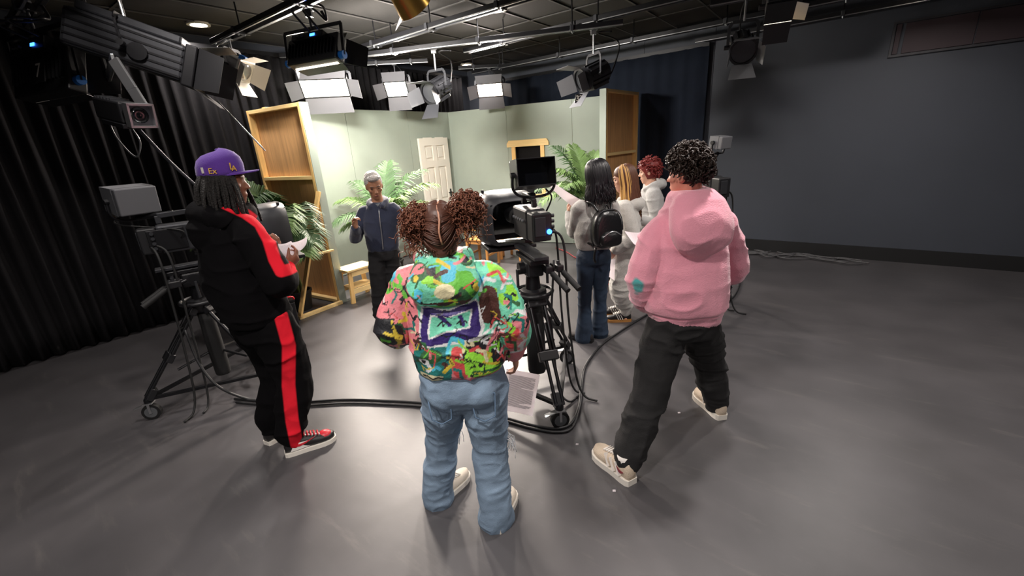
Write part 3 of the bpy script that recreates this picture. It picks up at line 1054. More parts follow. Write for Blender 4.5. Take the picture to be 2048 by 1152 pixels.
def palm(loc, fronds, label, seed, lean=(0, 0), stem_h=0.5, ms=None):
    rr = random.Random(seed)
    t = thing('potted_palm', label, 'palm', loc)
    MB().lathe([(0, 0.11), (0.22, 0.14), (0.225, 0.15), (0.25, 0.15), (0.25, 0.13), (0.21, 0.125)], (0, 0, 0), (0, 0, 1), 20).build('pot', M_pot, t, auto=40)
    MB().lathe([(0.20, 0.127), (0.215, 0.10), (0.22, 0.02)], (0, 0, 0), (0, 0, 1), 16).build('soil', M_soil, t)
    top = Vector((lean[0], lean[1], stem_h))
    mb = MB()
    for k in range(4):
        a_ = k * 1.7
        b_ = Vector((math.cos(a_) * 0.05, math.sin(a_) * 0.05, 0.2))
        mb.tube([b_, b_ * 0.6 + top * 0.5, top + Vector((math.cos(a_), math.sin(a_), 0)) * 0.02], [0.02, 0.016, 0.012], 6)
    mb.build('stem', M_stem, t, smooth=True)
    for k, fr in enumerate(fronds):
        az, el, ln, droop = fr[:4]
        u = Vector((math.sin(R(az)), math.cos(R(az)), 0))
        pts = []
        n = 22
        p = top.copy()
        pts.append(p.copy())
        for i in range(n):
            e = R(el) - R(droop) * (i / n) ** 1.4
            p = p + (u * math.cos(e) + Vector((0, 0, 1)) * math.sin(e)) * (ln / n)
            pts.append(p.copy())
        mb = MB()
        mb.tube(pts, [0.007 * (1 - 0.8 * i / n) for i in range(n + 1)], 5)
        side = u.cross(Vector((0, 0, 1))).normalized()
        for i in range(4, n + 1):
            for h in (0, 0.5):
                f_ = (i - 1 + h) / n
                q = pts[i - 1].lerp(pts[i], h)
                d = (pts[min(i, n)] - pts[i - 1]).normalized()
                nrm = side.cross(d).normalized()
                wl = max(ln, 0.9) * 0.30 * math.sin(math.pi * (0.12 + 0.86 * f_)) ** 0.7 + 0.04
                for s in (-1, 1):
                    L = wl * (0.9 + 0.2 * rr.random())
                    dir_ = (side * s * 0.80 + d * (0.42 + 0.35 * f_) + nrm * 0.22 * rr.random()).normalized()
                    w = 0.008 + 0.006 * math.sin(math.pi * f_)
                    m1 = q + dir_ * L * 0.55 + nrm * 0.012
                    tip = q + dir_ * L - Vector((0, 0, 1)) * L * (0.22 + 0.15 * rr.random())
                    wv = dir_.cross(nrm).normalized() * w
                    mb.add([q - wv * 0.5, q + wv * 0.5, m1 + wv, m1 - wv, tip, m1 + nrm * 0.004], [(0, 1, 2, 5), (0, 5, 3), (5, 2, 4), (3, 5, 4)])
        mb.build('frond', (ms[k % len(ms)] if ms else M_frA), t)
    return t


palm((-2.66, 5.08, 0), [(-80, 55, 1.1, 120), (-72, 64, 0.9, 110), (125, 66, 0.7, 115), (130, 62, 0.85, 130), (150, 58, 0.95, 125), (-150, 52, 1.0, 125), (175, 74, 0.9, 105), (-110, 34, 1.0, 90), (128, 32, 0.75, 95), (-80, 75, 1.0, 80), (140, 12, 0.75, 70), (132, 8, 0.6, 75), (-165, 20, 0.85, 80), (165, 40, 0.9, 110), (-95, 70, 1.0, 100)],
     'potted palm with drooping fronds behind the pine brace', 4, (0.0, -0.03), 0.98, [M_frA, M_frB, M_frA])
palm((-1.78, 6.35, 0), [(0, 82, 1.05, 55), (80, 62, 1.0, 75), (60, 74, 1.05, 70), (-80, 55, 0.9, 80), (-60, 72, 0.9, 65), (110, 48, 0.85, 80), (-120, 35, 0.8, 70), (150, 60, 0.8, 70), (90, 30, 0.75, 60), (-95, 20, 0.7, 60), (30, 60, 0.8, 70)],
     'potted palm spreading behind the grey haired man', 9, (0, 0), 0.80, [M_frA, M_frB])
palm((1.25, 6.70, 0), [(-20, 80, 1.0, 45), (-75, 66, 1.0, 85), (-90, 50, 0.9, 90), (-110, 40, 0.85, 90), (30, 78, 0.9, 50), (-50, 78, 1.1, 60), (-140, 55, 0.8, 80), (-95, 72, 0.95, 95), (-70, 30, 0.7, 70)],
     'potted palm in front of the right set wall beside the brown flat', 12, (0, 0), 0.88, [M_frB, M_frB, M_frA])
# ------------------------------------------------------------------ people: tools
def vnoise(P, seed=0):
    P = np.asarray(P, float)
    i = np.floor(P).astype(np.int64)
    f = P - i
    f = f * f * (3 - 2 * f)

    def h(ix, iy, iz):
        n = (ix * 374761393 + iy * 668265263 + iz * 2147483647 + seed * 974711) & 0xffffffff
        n = ((n ^ (n >> 13)) * 1274126177) & 0xffffffff
        n = n ^ (n >> 16)
        return (n & 0xffff) / 65535.0
    r = 0
    for dx in (0, 1):
        for dy in (0, 1):
            for dz in (0, 1):
                w = (f[:, 0] if dx else 1 - f[:, 0]) * (f[:, 1] if dy else 1 - f[:, 1]) * (f[:, 2] if dz else 1 - f[:, 2])
                r = r + w * h(i[:, 0] + dx, i[:, 1] + dy, i[:, 2] + dz)
    return r


def ridge(P, fx, fy, fz, seed):
    n = vnoise(P * np.array([fx, fy, fz]), seed)
    return 1 - np.abs(2 * n - 1) * 2


def verts_of(me):
    a = np.empty(len(me.vertices) * 3)
    me.vertices.foreach_get('co', a)
    return a.reshape(-1, 3)


def norms_of(me):
    a = np.empty(len(me.vertices) * 3)
    me.vertices.foreach_get('normal', a)
    return a.reshape(-1, 3)


def set_verts(me, v):
    me.vertices.foreach_set('co', np.ascontiguousarray(v, dtype=np.float32).ravel())
    me.update()


def smooth_mesh(me, it, k=0.5):
    v = verts_of(me)
    e = np.empty(len(me.edges) * 2, dtype=np.int64)
    me.edges.foreach_get('vertices', e)
    e = e.reshape(-1, 2)
    deg = np.bincount(e.ravel(), minlength=len(v)).astype(float)[:, None]
    for _ in range(it):
        s = np.zeros_like(v)
        for c in range(3):
            s[:, c] = np.bincount(e[:, 0], weights=v[e[:, 1], c], minlength=len(v)) + np.bincount(e[:, 1], weights=v[e[:, 0], c], minlength=len(v))
        v = v + k * (s / np.maximum(deg, 1) - v)
    set_verts(me, v)


def remesh(mb, voxel, smooth=3):
    me = mb.mesh('tmp')
    o = bpy.data.objects.new('tmp', me)
    COL.objects.link(o)
    m = o.modifiers.new('r', 'REMESH')
    m.mode = 'VOXEL'
    m.voxel_size = voxel
    m.adaptivity = 0.0
    bpy.context.view_layer.update()
    me2 = bpy.data.meshes.new_from_object(o.evaluated_get(bpy.context.evaluated_depsgraph_get()))
    bpy.data.objects.remove(o)
    bpy.data.meshes.remove(me)
    smooth_mesh(me2, smooth)
    me2.polygons.foreach_set('use_smooth', [True] * len(me2.polygons))
    return me2


def wrinkle(me, amp, fr=(5, 5, 13), seed=0, mask=None, amp2=0.0):
    v, n = verts_of(me), norms_of(me)
    w = v + 0.05 * (np.stack([vnoise(v * 7, seed + 5), vnoise(v * 7, seed + 6), vnoise(v * 7, seed + 7)], 1) - 0.5)
    cr = (1 - np.abs(2 * vnoise(w * np.array(fr) * 0.9, seed + 9) - 1)) ** 5
    d = amp * (ridge(w, *fr, seed) * 0.4 + ridge(w, fr[0] * 2.1, fr[1] * 2.1, fr[2] * 1.9, seed + 1) * 0.2 + cr * 1.1)
    if amp2:
        d = d + amp2 * (vnoise(v * 4.0, seed + 2) - 0.5) * 2
    if mask is not None:
        d = d * mask(v)
    set_verts(me, v + n * d[:, None])


def fdir(az, pitch=0.0):
    return Vector((math.sin(R(az)) * math.cos(R(pitch)), math.cos(R(az)) * math.cos(R(pitch)), math.sin(R(pitch))))


def rdir(az):
    return Vector((math.cos(R(az)), -math.sin(R(az)), 0))


def torso(mb, rings, n=28, sub=5, ex=2.5):
    """rings: (centre, half width, half depth, facing azimuth)"""
    C = catmull([r[0] for r in rings], sub)
    Q = catmull([(r[1], r[2], r[3]) for r in rings], sub)
    out = []
    for c, (hw, hd, az) in zip(C, Q):
        x, f = rdir(az), fdir(az)
        ring = []
        for k in range(n):
            a = 2 * math.pi * k / n
            ca, sa = math.cos(a), math.sin(a)
            u = math.copysign(abs(ca) ** (2 / ex), ca)
            w = math.copysign(abs(sa) ** (2 / ex), sa)
            ring.append(Vector(c) + x * hw * u + f * hd * w)
        out.append(ring)
    mb.loft(out)


def limb(mb, pts, rads, n=14, sub=6):
    P = catmull(pts, sub)
    Q = [float(q[0]) for q in catmull([(r, 0, 0) for r in rads], sub)]
    mb.tube(P, [max(q, 0.003) for q in Q], n)
    for p, r in ((pts[0], rads[0]), (pts[-1], rads[-1])):
        mb.ell(p, (r, r, r), n=10, m=8)


HEADRINGS = [(-.118, .056, .018, .020), (-.108, .048, .034, .034), (-.085, .032, .048, .055), (-.060, .018, .058, .071), (-.035, .008, .065, .083),
             (-.005, .000, .071, .092), (.025, -.006, .075, .098), (.055, -.010, .074, .097), (.085, -.012, .064, .083), (.105, -.012, .045, .058), (.118, -.012, .019, .025)]


class HeadFrame:
    def __init__(s, c, az, pitch=0.0, roll=0.0, size=1.0):
        s.c = Vector(c)
        s.F = fdir(az, pitch)
        s.X = rdir(az)
        s.U = s.X.cross(s.F)
        if roll:
            q = Matrix.Rotation(R(roll), 3, s.F)
            s.X, s.U = q @ s.X, q @ s.U
        s.s = size

    def p(s, x, f, u):
        return s.c + (s.X * x + s.F * f + s.U * u) * s.s

    def rot(s):
        return Matrix((s.X, s.F, s.U)).transposed()


def head(mb, H):
    n = 22
    rings = []
    for t, cf, hw, hd in HEADRINGS:
        rings.append([H.p(hw * math.cos(2 * math.pi * k / n), cf + hd * math.sin(2 * math.pi * k / n), t) for k in range(n)])
    mb.loft(rings)
    s, rot = H.s, H.rot()
    mb.ell(H.p(0, 0.078, 0.026), (0.050 * s, 0.016 * s, 0.011 * s), rot)                # brow
    mb.loft([[H.p(-.007, .086, .018), H.p(.007, .086, .018), H.p(.006, .070, .018), H.p(-.006, .070, .018)],
             [H.p(-.009, .102, -.008), H.p(.009, .102, -.008), H.p(.012, .07, -.008), H.p(-.012, .07, -.008)],
             [H.p(-.012, .116, -.030), H.p(.012, .116, -.030), H.p(.017, .07, -.033), H.p(-.017, .07, -.033)],
             [H.p(-.008, .096, -.040), H.p(.008, .096, -.040), H.p(.012, .07, -.042), H.p(-.012, .07, -.042)]])
    for e in (-1, 1):
        mb.ell(H.p(e * 0.044, 0.056, -0.022), (0.022 * s, 0.024 * s, 0.020 * s), rot)   # cheek
        mb.ell(H.p(e * 0.074, -0.004, -0.008), (0.010 * s, 0.020 * s, 0.032 * s), rot, n=10, m=8)
        mb.ell(H.p(e * 0.012, 0.104, -0.032), (0.008 * s, 0.010 * s, 0.008 * s), rot, n=8, m=6)
    mb.ell(H.p(0, 0.083, -0.066), (0.026 * s, 0.013 * s, 0.012 * s), rot, n=10, m=8)     # mouth
    mb.ell(H.p(0, 0.068, -0.100), (0.020 * s, 0.018 * s, 0.014 * s), rot, n=10, m=8)     # chin


def hand(mb, wrist, d, normal, thumb, curl=(25, 35, 30), size=1.0, spread=0.10, thumb_out=0.6):
    """palm and five fingers; d fingers, normal out of the palm, thumb side vector"""
    w = Vector(wrist)
    d = Vector(d).normalized()
    nrm = Vector(normal)
    nrm = (nrm - d * nrm.dot(d)).normalized()
    th = Vector(thumb)
    th = (th - d * th.dot(d) - nrm * th.dot(nrm)).normalized()
    s = size

    def ring(o, a, b, n=12):
        return [o + th * a * math.cos(2 * math.pi * k / n) + nrm * b * math.sin(2 * math.pi * k / n) for k in range(n)]
    mb.loft([ring(w - d * 0.03 * s, .026 * s, .020 * s), ring(w, .027 * s, .019 * s), ring(w + d * .04 * s, .038 * s, .017 * s), ring(w + d * .08 * s, .042 * s, .015 * s), ring(w + d * .094 * s, .038 * s, .011 * s)])
    for k, (off, ln) in enumerate(((.031, .92), (.011, 1.0), (-.010, .95), (-.030, .76))):
        p = w + d * (.086 - 0.004 * abs(k - 1)) * s + th * off * s
        a = th * (off * spread * 30) * 0.1
        cd = (d + a * s).normalized()
        pts = [p - d * 0.02 * s, p]
        ang = 0.0
        for seg, c in zip((.044, .027, .022), curl):
            ang += R(c * (1 + 0.12 * (k - 1)))
            q = (cd * math.cos(ang) + nrm * math.sin(ang))
            p = p + q * seg * ln * s
            pts.append(p)
        mb.tube(pts, [.0095 * s, .0095 * s, .0088 * s, .008 * s, .0065 * s], 8)
        mb.ell(pts[-1], (.0066 * s,) * 3, n=8, m=6)
    p0 = w + d * .018 * s + th * .020 * s
    q1 = (th * thumb_out + d * 0.75 + nrm * 0.35).normalized()
    p1 = p0 + q1 * .044 * s
    q2 = (th * thumb_out * 0.35 + d * 0.9 + nrm * 0.5).normalized()
    p2 = p1 + q2 * .032 * s
    p3 = p2 + (q2 + nrm * 0.2).normalized() * .026 * s
    mb.tube([p0, p1, p2, p3], [.015 * s, .0125 * s, .0105 * s, .008 * s], 8)
    mb.ell(p3, (.008 * s,) * 3, n=8, m=6)


def col_attr(me, fn, name='print'):
    v = verts_of(me)
    c = fn(v)
    a = me.color_attributes.new(name, 'FLOAT_COLOR', 'POINT')
    buf = np.ones((len(v), 4), dtype=np.float32)
    buf[:, :3] = c
    a.data.foreach_set('color', buf.ravel())


def poly_dist(v, pts):
    P = [np.array(p, float) for p in pts]
    d = np.full(len(v), 9.0)
    for a, b in zip(P[:-1], P[1:]):
        ab = b - a
        t = np.clip(((v - a) @ ab) / max(ab @ ab, 1e-9), 0, 1)
        d = np.minimum(d, np.linalg.norm(v - a - t[:, None] * ab, axis=1))
    return d


def flat_dist(v, pts, nrm):
    """distance to a stripe's centre line, measured square to the line's outward side"""
    c = sum((Vector(p) for p in pts), Vector()) / len(pts)
    d = np.array((Vector((0, 0, CAMH)) - c).normalized())
    q = v - (v @ d)[:, None] * d
    P = [np.array(p) - (np.array(p) @ d) * d for p in pts]
    r = poly_dist(q, P)
    return np.where(nrm @ d > -0.05, r, 1.0)


def float_attr(me, vals, name='zone'):
    a = me.attributes.new(name, 'FLOAT', 'POINT')
    a.data.foreach_set('value', np.asarray(vals, dtype=np.float32))


def mat_zone(name, ca, cb, rough=0.8, width=0.004, bump=0.15, bscale=220, sheen=0.2, var=0.06, spec=0.3):
    """two cloth colours parted along the zero line of the 'zone' attribute"""
    m = mat(name, ca, rough=rough, bump=bump, bscale=bscale, sheen=sheen, spec=spec)
    nt = m.node_tree
    b = nt.nodes['Principled BSDF']
    at_ = nt.nodes.new('ShaderNodeAttribute')
    at_.attribute_name = 'zone'
    mr = nt.nodes.new('ShaderNodeMapRange')
    mr.inputs[1].default_value = -width
    mr.inputs[2].default_value = width
    nt.links.new(at_.outputs['Fac'], mr.inputs[0])
    mx = nt.nodes.new('ShaderNodeMix')
    mx.data_type = 'RGBA'
    mx.inputs[6].default_value = (*lin(ca), 1)
    mx.inputs[7].default_value = (*lin(cb), 1)
    nt.links.new(mr.outputs[0], mx.inputs[0])
    nt.links.new(mx.outputs[2], b.inputs['Base Color'])
    return m


def local(mb, loc):
    """shift world-space points into the space of a thing placed at loc"""
    l = Vector(loc)
    mb.v = [(p[0] - l.x, p[1] - l.y, p[2] - l.z) for p in mb.v]
    return mb


def shift_mesh(me, loc):
    v = verts_of(me)
    set_verts(me, v - np.array(loc))
    return me


def garment(name, mb, m, parent, voxel, smooth, wr=None, fn=None):
    me = remesh(mb, voxel, smooth)
    for w in (wr or []):
        wrinkle(me, **w)
    if fn:
        fn(me)
    shift_mesh(me, parent.location)
    return link(name, me, m, parent)


def person(label, loc, mb, skin, voxel=0.006, fn=None):
    me = remesh(mb, voxel, 2)
    if fn:
        fn(me)
    shift_mesh(me, loc)
    o = link('person', me, skin)
    o.location = loc
    tag(o, label, 'person')
    return o


def part(name, mb, m, parent, smooth=True, auto=None, bevel=0.0):
    return local(mb, parent.location).build(name, m, parent, smooth=smooth, auto=auto, bevel=bevel)


def face_bits(H, parent, lid, brow, lip, closed=True):
    s, rot = H.s, H.rot()
    for e in (-1, 1):
        part('eye', MB().ell(H.p(e * 0.031, 0.0795, 0.004), (0.013 * s, 0.007 * s, 0.0045 * s if closed else 0.007 * s), rot, n=10, m=6), lid, parent)
        part('eyebrow', MB().tube([H.p(e * 0.014, 0.092, 0.024), H.p(e * 0.032, 0.090, 0.030), H.p(e * 0.050, 0.076, 0.024)], [0.004 * s, 0.0045 * s, 0.002 * s], 6), brow, parent)
    part('lips', MB().tube([H.p(-0.024, 0.084, -0.067), H.p(-0.010, 0.0945, -0.064), H.p(0.010, 0.0945, -0.064), H.p(0.024, 0.084, -0.067)], [0.002, 0.0055 * s, 0.0055 * s, 0.002], 6), lip, parent)


def shoe(parent, heel, az, ln, upper, sole, hi=0.085, name_parts=(), toe=None, wide=1.0, swoosh=None, stripes=None, laces=None, chunky=0.028, zlift=0.0):
    """upper is the part, sole and trimmings its sub-parts"""
    h = Vector((heel[0], heel[1], zlift))
    f, x = fdir(az), rdir(az)
    up = Vector((0, 0, 1))
    T = [(0.00, .022, .62), (0.05, .031, .95), (0.16, .036, 1.0), (0.30, .037, .98), (0.45, .040, .84), (0.60, .046, .66), (0.75, .049, .55), (0.88, .044, .47), (0.96, .030, .40), (1.0, .014, .32)]
    rings, lower, lower2 = [], [], []
    for t, w, k in T:
        w = w * wide * ln / 0.29
        top = chunky + hi * k
        ring = []
        for i in range(16):
            a = 2 * math.pi * i / 16
            ca, sa = math.cos(a), math.sin(a)
            zc = (chunky * 0.6 + top) / 2
            zr = (top - chunky * 0.6) / 2
            ring.append(h + f * t * ln + x * w * math.copysign(abs(ca) ** 0.7, ca) * (1 - 0.22 * max(sa, 0)) + up * (zc + zr * math.copysign(abs(sa) ** 0.8, sa)))
        rings.append(ring)
        lower.append((t, w * 1.10 + 0.002))
    o = part('shoe', MB().loft(rings), upper, parent)
    outl = [(w, t) for t, w in lower] + [(-w, t) for t, w in reversed(lower)]
    poly = [(a, (-0.015 + t * 1.035) * ln) for a, t in outl]
    so = MB().prism(poly, h, x, f, chunky)
    so = part('sole', so, sole, parent, smooth=False)
    so.parent = o
    if toe:
        tb = MB().ell(h + f * ln * 0.80 + up * (chunky + hi * 0.22), (0.043 * wide, ln * 0.17, hi * 0.42), Matrix((x, f, up)).transposed(), n=14, m=8)
        q = part('toe_cap', tb, toe, parent)
        q.parent = o
    if laces:
        for i in range(5):
            t = 0.42 + 0.065 * i
            c = h + f * ln * t + up * (chunky + hi * (0.93 - 0.075 * i) + 0.004)
            q = part('lace', MB().cyl(c - x * 0.026, c + x * 0.026, 0.005, n=6), laces, parent)
            q.parent = o
    if swoosh:
        for e in (-1, 1):
            pl = [(0.10, 0.62), (0.16, 0.44), (0.26, 0.36), (0.40, 0.46), (0.62, 0.78), (0.42, 0.60), (0.28, 0.55), (0.18, 0.60)]
            pl = [(a * ln * 0.9 + ln * 0.06, chunky + b * hi * 0.9) for a, b in pl]
            if e < 0:
                q = MB().prism(pl, h - x * 0.0415 * wide, f, up, -0.003)
            else:
                q = MB().prism(pl, h + x * 0.0385 * wide, f, up, 0.003)
            q = part('side_mark', q, swoosh, parent, smooth=False)
            q.parent = o
    if stripes:
        for e in (-1, 1):
            for i in range(3):
                t0 = 0.34 + 0.085 * i
                a = h + f * ln * t0 + x * e * (0.0415 * wide) + up * (chunky + 0.004)
                b = h + f * ln * (t0 + 0.09) + x * e * (0.034 * wide) + up * (chunky + hi * 0.72)
                q = part('side_stripe', MB().bar(a, b, 0.011, 0.006, up=f), stripes, parent, smooth=False)
                q.parent = o
    return o


def sheet(name, label, corners, bow=0.01, m=None, lines=0, margin=0.12, cat='paper', n=8):
    """a slightly bowed sheet between four corner points (tl, tr, br, bl)"""
    a, b, c, d = [Vector(p) for p in corners]
    loc = (a + b + c + d) / 4
    t = thing(name, label, cat, loc)
    nrm = (b - a).cross(d - a).normalized()

    def pt(u, v, off):
        return a.lerp(b, u).lerp(d.lerp(c, u), v) + nrm * (off + bow * (math.sin(math.pi * u) + 0.5 * math.sin(math.pi * v))) - loc
    vs = [pt(i / n, j / n, o) for o in (0, 0.0012) for j in range(n + 1) for i in range(n + 1)]
    w = n + 1
    fs = []
    for j in range(n):
        for i in range(n):
            q = (j * w + i, j * w + i + 1, (j + 1) * w + i + 1, (j + 1) * w + i)
            fs += [q[::-1], tuple(k + w * w for k in q)]
    for i in range(n):
        fs += [(i, i + 1, w * w + i + 1, w * w + i), (n * w + i + 1, n * w + i, w * w + n * w + i, w * w + n * w + i + 1),
               ((i + 1) * w, i * w, w * w + i * w, w * w + (i + 1) * w), (i * w + n, (i + 1) * w + n, w * w + (i + 1) * w + n, w * w + i * w + n)]
    MB().add(vs, fs).build('page', m or M_paper, t, smooth=False)
    if lines:
        rr = random.Random(lines)
        mb = MB()
        for k in range(lines):
            v = margin + (1 - 2 * margin) * k / lines
            u1 = 0.9 - 0.45 * rr.random() if rr.random() < 0.35 else 0.9
            for o, sgn in ((-0.0012, -1), (0.0024, 1)):
                st = 5
                for i in range(st):
                    ua, ub = 0.1 + (u1 - 0.1) * i / st, 0.1 + (u1 - 0.1) * (i + 1) / st
                    q = [pt(ua, v, o), pt(ub, v, o), pt(ub, v + 0.010, o), pt(ua, v + 0.010, o)]
                    mb.add(q, [(0, 1, 2, 3) if sgn < 0 else (3, 2, 1, 0)])
        z = mb.build('printed_text', M_print, t)
        z['kind'] = 'stuff'
    return t


def curls(mb, c, rad, n, seed, r=0.004, turns=2.2, cr=0.012, length=0.07, hemi=None, inner=0.75, squash=(1, 1, 1), sides=4):
    rr = random.Random(seed)
    c = Vector(c)
    k = 0
    while k < n:
        d = Vector((rr.gauss(0, 1), rr.gauss(0, 1), rr.gauss(0, 1))).normalized()
        if hemi and not hemi(d):
            continue
        k += 1
        d2 = Vector((d.x * squash[0], d.y * squash[1], d.z * squash[2]))
        root = c + d2 * rad * inner
        L = length * (0.7 + 0.6 * rr.random())
        dirv = (d + Vector((rr.uniform(-.5, .5), rr.uniform(-.5, .5), rr.uniform(-.7, .3)))).normalized()
        x, y, z = basis(dirv)
        ph = rr.random() * 6.3
        pts = []
        m = int(7 * turns)
        for i in range(m + 1):
            t = i / m
            a = ph + t * turns * 2 * math.pi
            q = cr * (0.6 + 0.5 * t)
            pts.append(root + dirv * L * t + (x * math.cos(a) + y * math.sin(a)) * q - Vector((0, 0, 1)) * 0.25 * L * t * t)
        mb.tube(pts, r, sides)


SKIN_D = mat('deep brown skin', '7a4a34', rough=0.55, var=0.06, vscale=20)
SKIN_M = mat('warm brown skin', 'b5836a', rough=0.55, var=0.06, vscale=20)
SKIN_T = mat('tan skin', 'ac7a5e', rough=0.5, var=0.06, vscale=20)
SKIN_L = mat('light skin', 'd9a890', rough=0.55, var=0.05, vscale=20)
SKIN_F = mat('flushed light skin', 'd58d78', rough=0.55, var=0.05, vscale=20)
M_lid = mat('dark eye line', '2a1a16', rough=0.5)
M_lip = mat('dull rose lips', '8d5248', rough=0.5)
# ------------------------------------------------------------------ people: the seven figures
V = Vector


def body_base(pel, waist, chest, sho, neck, H, az, arms, legs, hw=0.15, rad=1.0):
    """bare figure under the clothes, one connected surface"""
    mb = MB()
    torso(mb, [(V(pel) - V((0, 0, .07)), hw * .85, hw * .6, az), (pel, hw, hw * .68, az), (waist, hw * .85, hw * .6, az), (chest, hw * 1.0, hw * .68, az), (sho, hw * .95, hw * .5, az), (neck, .055, .055, az)], 20)
    limb(mb, [V(neck) - V((0, 0, .06)), neck, H.p(0, -.012, -.06), H.p(0, -.01, 0)], [.06, .056 * rad, .056 * rad, .05], 14)
    head(mb, H)
    for a in arms:
        limb(mb, [V(sho).lerp(V(a[0]), .5), a[0], a[1], a[2]], [.05, .048, .038, .027])
    for l in legs:
        limb(mb, [V(pel).lerp(V(l[0]), .5), l[0], l[1], l[2], V((l[2][0], l[2][1], .035))], [.075, .075, .052, .036, .035])
    return mb


def hair_strands(mb, H, n, L, seed, r=0.006, wave=0.012, face=62, rad=0.098, back=0.0, spread=1.0, two=None, sides=5, waves=3.0, front_len=None):
    rr = random.Random(seed)
    for k in range(n):
        th = R(face + (360 - 2 * face) * (k + rr.random()) / n) + math.pi / 2       # 90 deg is the face
        c, s = math.cos(th), math.sin(th)
        q = rad * (0.97 + 0.10 * rr.random())
        ln = L * (0.8 + 0.35 * rr.random())
        ph = rr.random() * 6.3
        pts = []
        keys = [(0.22, .128), (0.55, .118), (0.82, .090), (0.98, .045), (1.03, -.01), (1.02, -.06)]
        for a, u in keys:
            pts.append(H.p(c * q * a * 0.86, s * q * a * 1.05 - .012, u * (1 + 0.05 * rr.random())))
        b = pts[-1]
        m = 7
        out = (H.X * c + H.F * s)
        out = V((out.x, out.y, 0))
        for i in range(1, m + 1):
            t = i / m
            w = math.sin(ph + t * waves * 2) * wave * (0.4 + t)
            pts.append(b + V((0, 0, -ln * t)) + out * (0.015 * t * spread + w) + H.X * (w * 0.7) - H.F * back * t)
        if two:
            mb.cur = 1 if two(th, rr) else 0
        P = catmull(pts, 2)
        mb.tube(P, [r * (0.6 + 0.4 * min(1, i / 4)) * (1 if i < len(P) * .7 else max(.25, (len(P) - i) / (len(P) * .3))) for i in range(len(P))], sides)
    mb.cur = 0


def scalp(mb, H, front=0.0, low=-0.06, k=1.0, back=0.018):
    n = 22
    rings = []
    for u, hw, hd in ((low, .060, .070), (low + .04, .074, .088), (.01, .080, .099), (.05, .0815, .103), (.085, .072, .092), (.112, .052, .068), (.128, .02, .03)):
        rings.append([H.p(hw * k * math.cos(2 * math.pi * i / n), -back + front + hd * k * math.sin(2 * math.pi * i / n) * (0.86 if (math.sin(2 * math.pi * i / n) > 0 and u < .05) else 1), u * (1 + .02)) for i in range(n)])
    mb.loft(rings)


# ---- man in the black and red tracksuit with a purple cap
M_track = mat_zone('black tracksuit with red stripe', '070608', 'd61f2f', rough=0.95, bump=0.12, sheen=0.0, spec=0.12)
M_dread = mat('black locks', '15110f', rough=0.75, bump=0.8, bscale=120)
M_cap = mat('purple cap cloth', '51288a', rough=0.85, bump=0.25, bscale=240, sheen=0.2)
M_gold = mat('gold thread', 'd9a94a', rough=0.6)
loc = V((-1.53, 2.43, 0))
az = 34
H = HeadFrame((-1.535, 2.43, 1.705), 70, -4, 0, 1.04)
shR, elR, wrR = V((-1.415, 2.32, 1.435)), V((-1.285, 2.27, 1.165)), at(574, 537, 2.44)
shL, elL, wrL = V((-1.735, 2.51, 1.435)), V((-1.80, 2.60, 1.17)), at(548, 506, 2.66)
hR, kR, aR = V((-1.45, 2.37, .88)), V((-1.42, 2.39, .48)), V((-1.475, 2.315, .08))
hL, kL, aL = V((-1.63, 2.48, .88)), V((-1.585, 2.52, .48)), V((-1.68, 2.46, .08))
pel, wst, chs, sho, nck = V((-1.545, 2.42, .93)), V((-1.58, 2.41, 1.10)), V((-1.58, 2.41, 1.32)), V((-1.575, 2.42, 1.47)), V((-1.565, 2.425, 1.55))
mb = body_base(pel, wst, chs, sho, nck, H, az, [(shR, elR, wrR), (shL, elL, wrL)], [(hR, kR, aR), (hL, kL, aL)])
hd_ = (at(598, 511, 2.50) - wrR).normalized()
hand(mb, wrR, hd_, (-.5, .5, .7), (-.3, .5, .8), (35, 40, 30), 0.98)
hand(mb, wrL, (at(556, 490, 2.62) - wrL).normalized(), (.5, -.4, .6), (.4, -.3, .8), (35, 40, 30), 0.98)
PL = person('man in black and red tracksuit and purple cap reading a page', loc, mb, SKIN_D, 0.0065)
# jacket
mb = MB()
torso(mb, [(V((-1.55, 2.41, .90)), .195, .15, az), (V((-1.56, 2.41, .96)), .205, .162, az), (wst, .215, .168, az), (V((-1.585, 2.41, 1.22)), .218, .162, az), (chs, .212, .150, az), (V((-1.578, 2.415, 1.43)), .19, .125, az), (V((-1.57, 2.42, 1.50)), .125, .098, az), (V((-1.56, 2.425, 1.56)), .088, .085, az)])
limb(mb, [sho.lerp(shR, .6), shR, shR.lerp(elR, .5) + V((.012, -.01, 0)), elR, elR.lerp(wrR, .5) + V((0, 0, -.01)), wrR - (wrR - elR) * .08], [.080, .080, .083, .080, .066, .045])
limb(mb, [sho.lerp(shL, .6), shL, elL, wrL], [.080, .08, .078, .045])
limb(mb, [V((-1.50, 2.30, 1.52)), V((-1.62, 2.33, 1.545)), V((-1.70, 2.42, 1.55)), V((-1.66, 2.52, 1.555)), V((-1.54, 2.54, 1.54)), V((-1.47, 2.47, 1.52)), V((-1.48, 2.37, 1.50))], [.045, .055, .055, .05, .04, .036, .036], 10)
mb.ell((-1.63, 2.325, 1.45), (.10, .06, .09))
stripe = [at(452, 408, 2.30), at(490, 425, 2.26), at(520, 446, 2.22), at(538, 480, 2.20), at(550, 520, 2.18), at(562, 543, 2.22), at(588, 536, 2.30)]
cuff = [elR.lerp(wrR, .80), wrR + (wrR - elR) * .1]


def zone_top(me):
    v = verts_of(me)
    z = 0.030 - flat_dist(v, stripe, norms_of(me))
    z = np.maximum(z, 0.085 - poly_dist(v, cuff) - 0.0)
    float_attr(me, z)


garment('jacket', mb, M_track, PL, 0.008, 4, [dict(amp=.012, fr=(6, 6, 10), seed=3, amp2=.010)], zone_top)
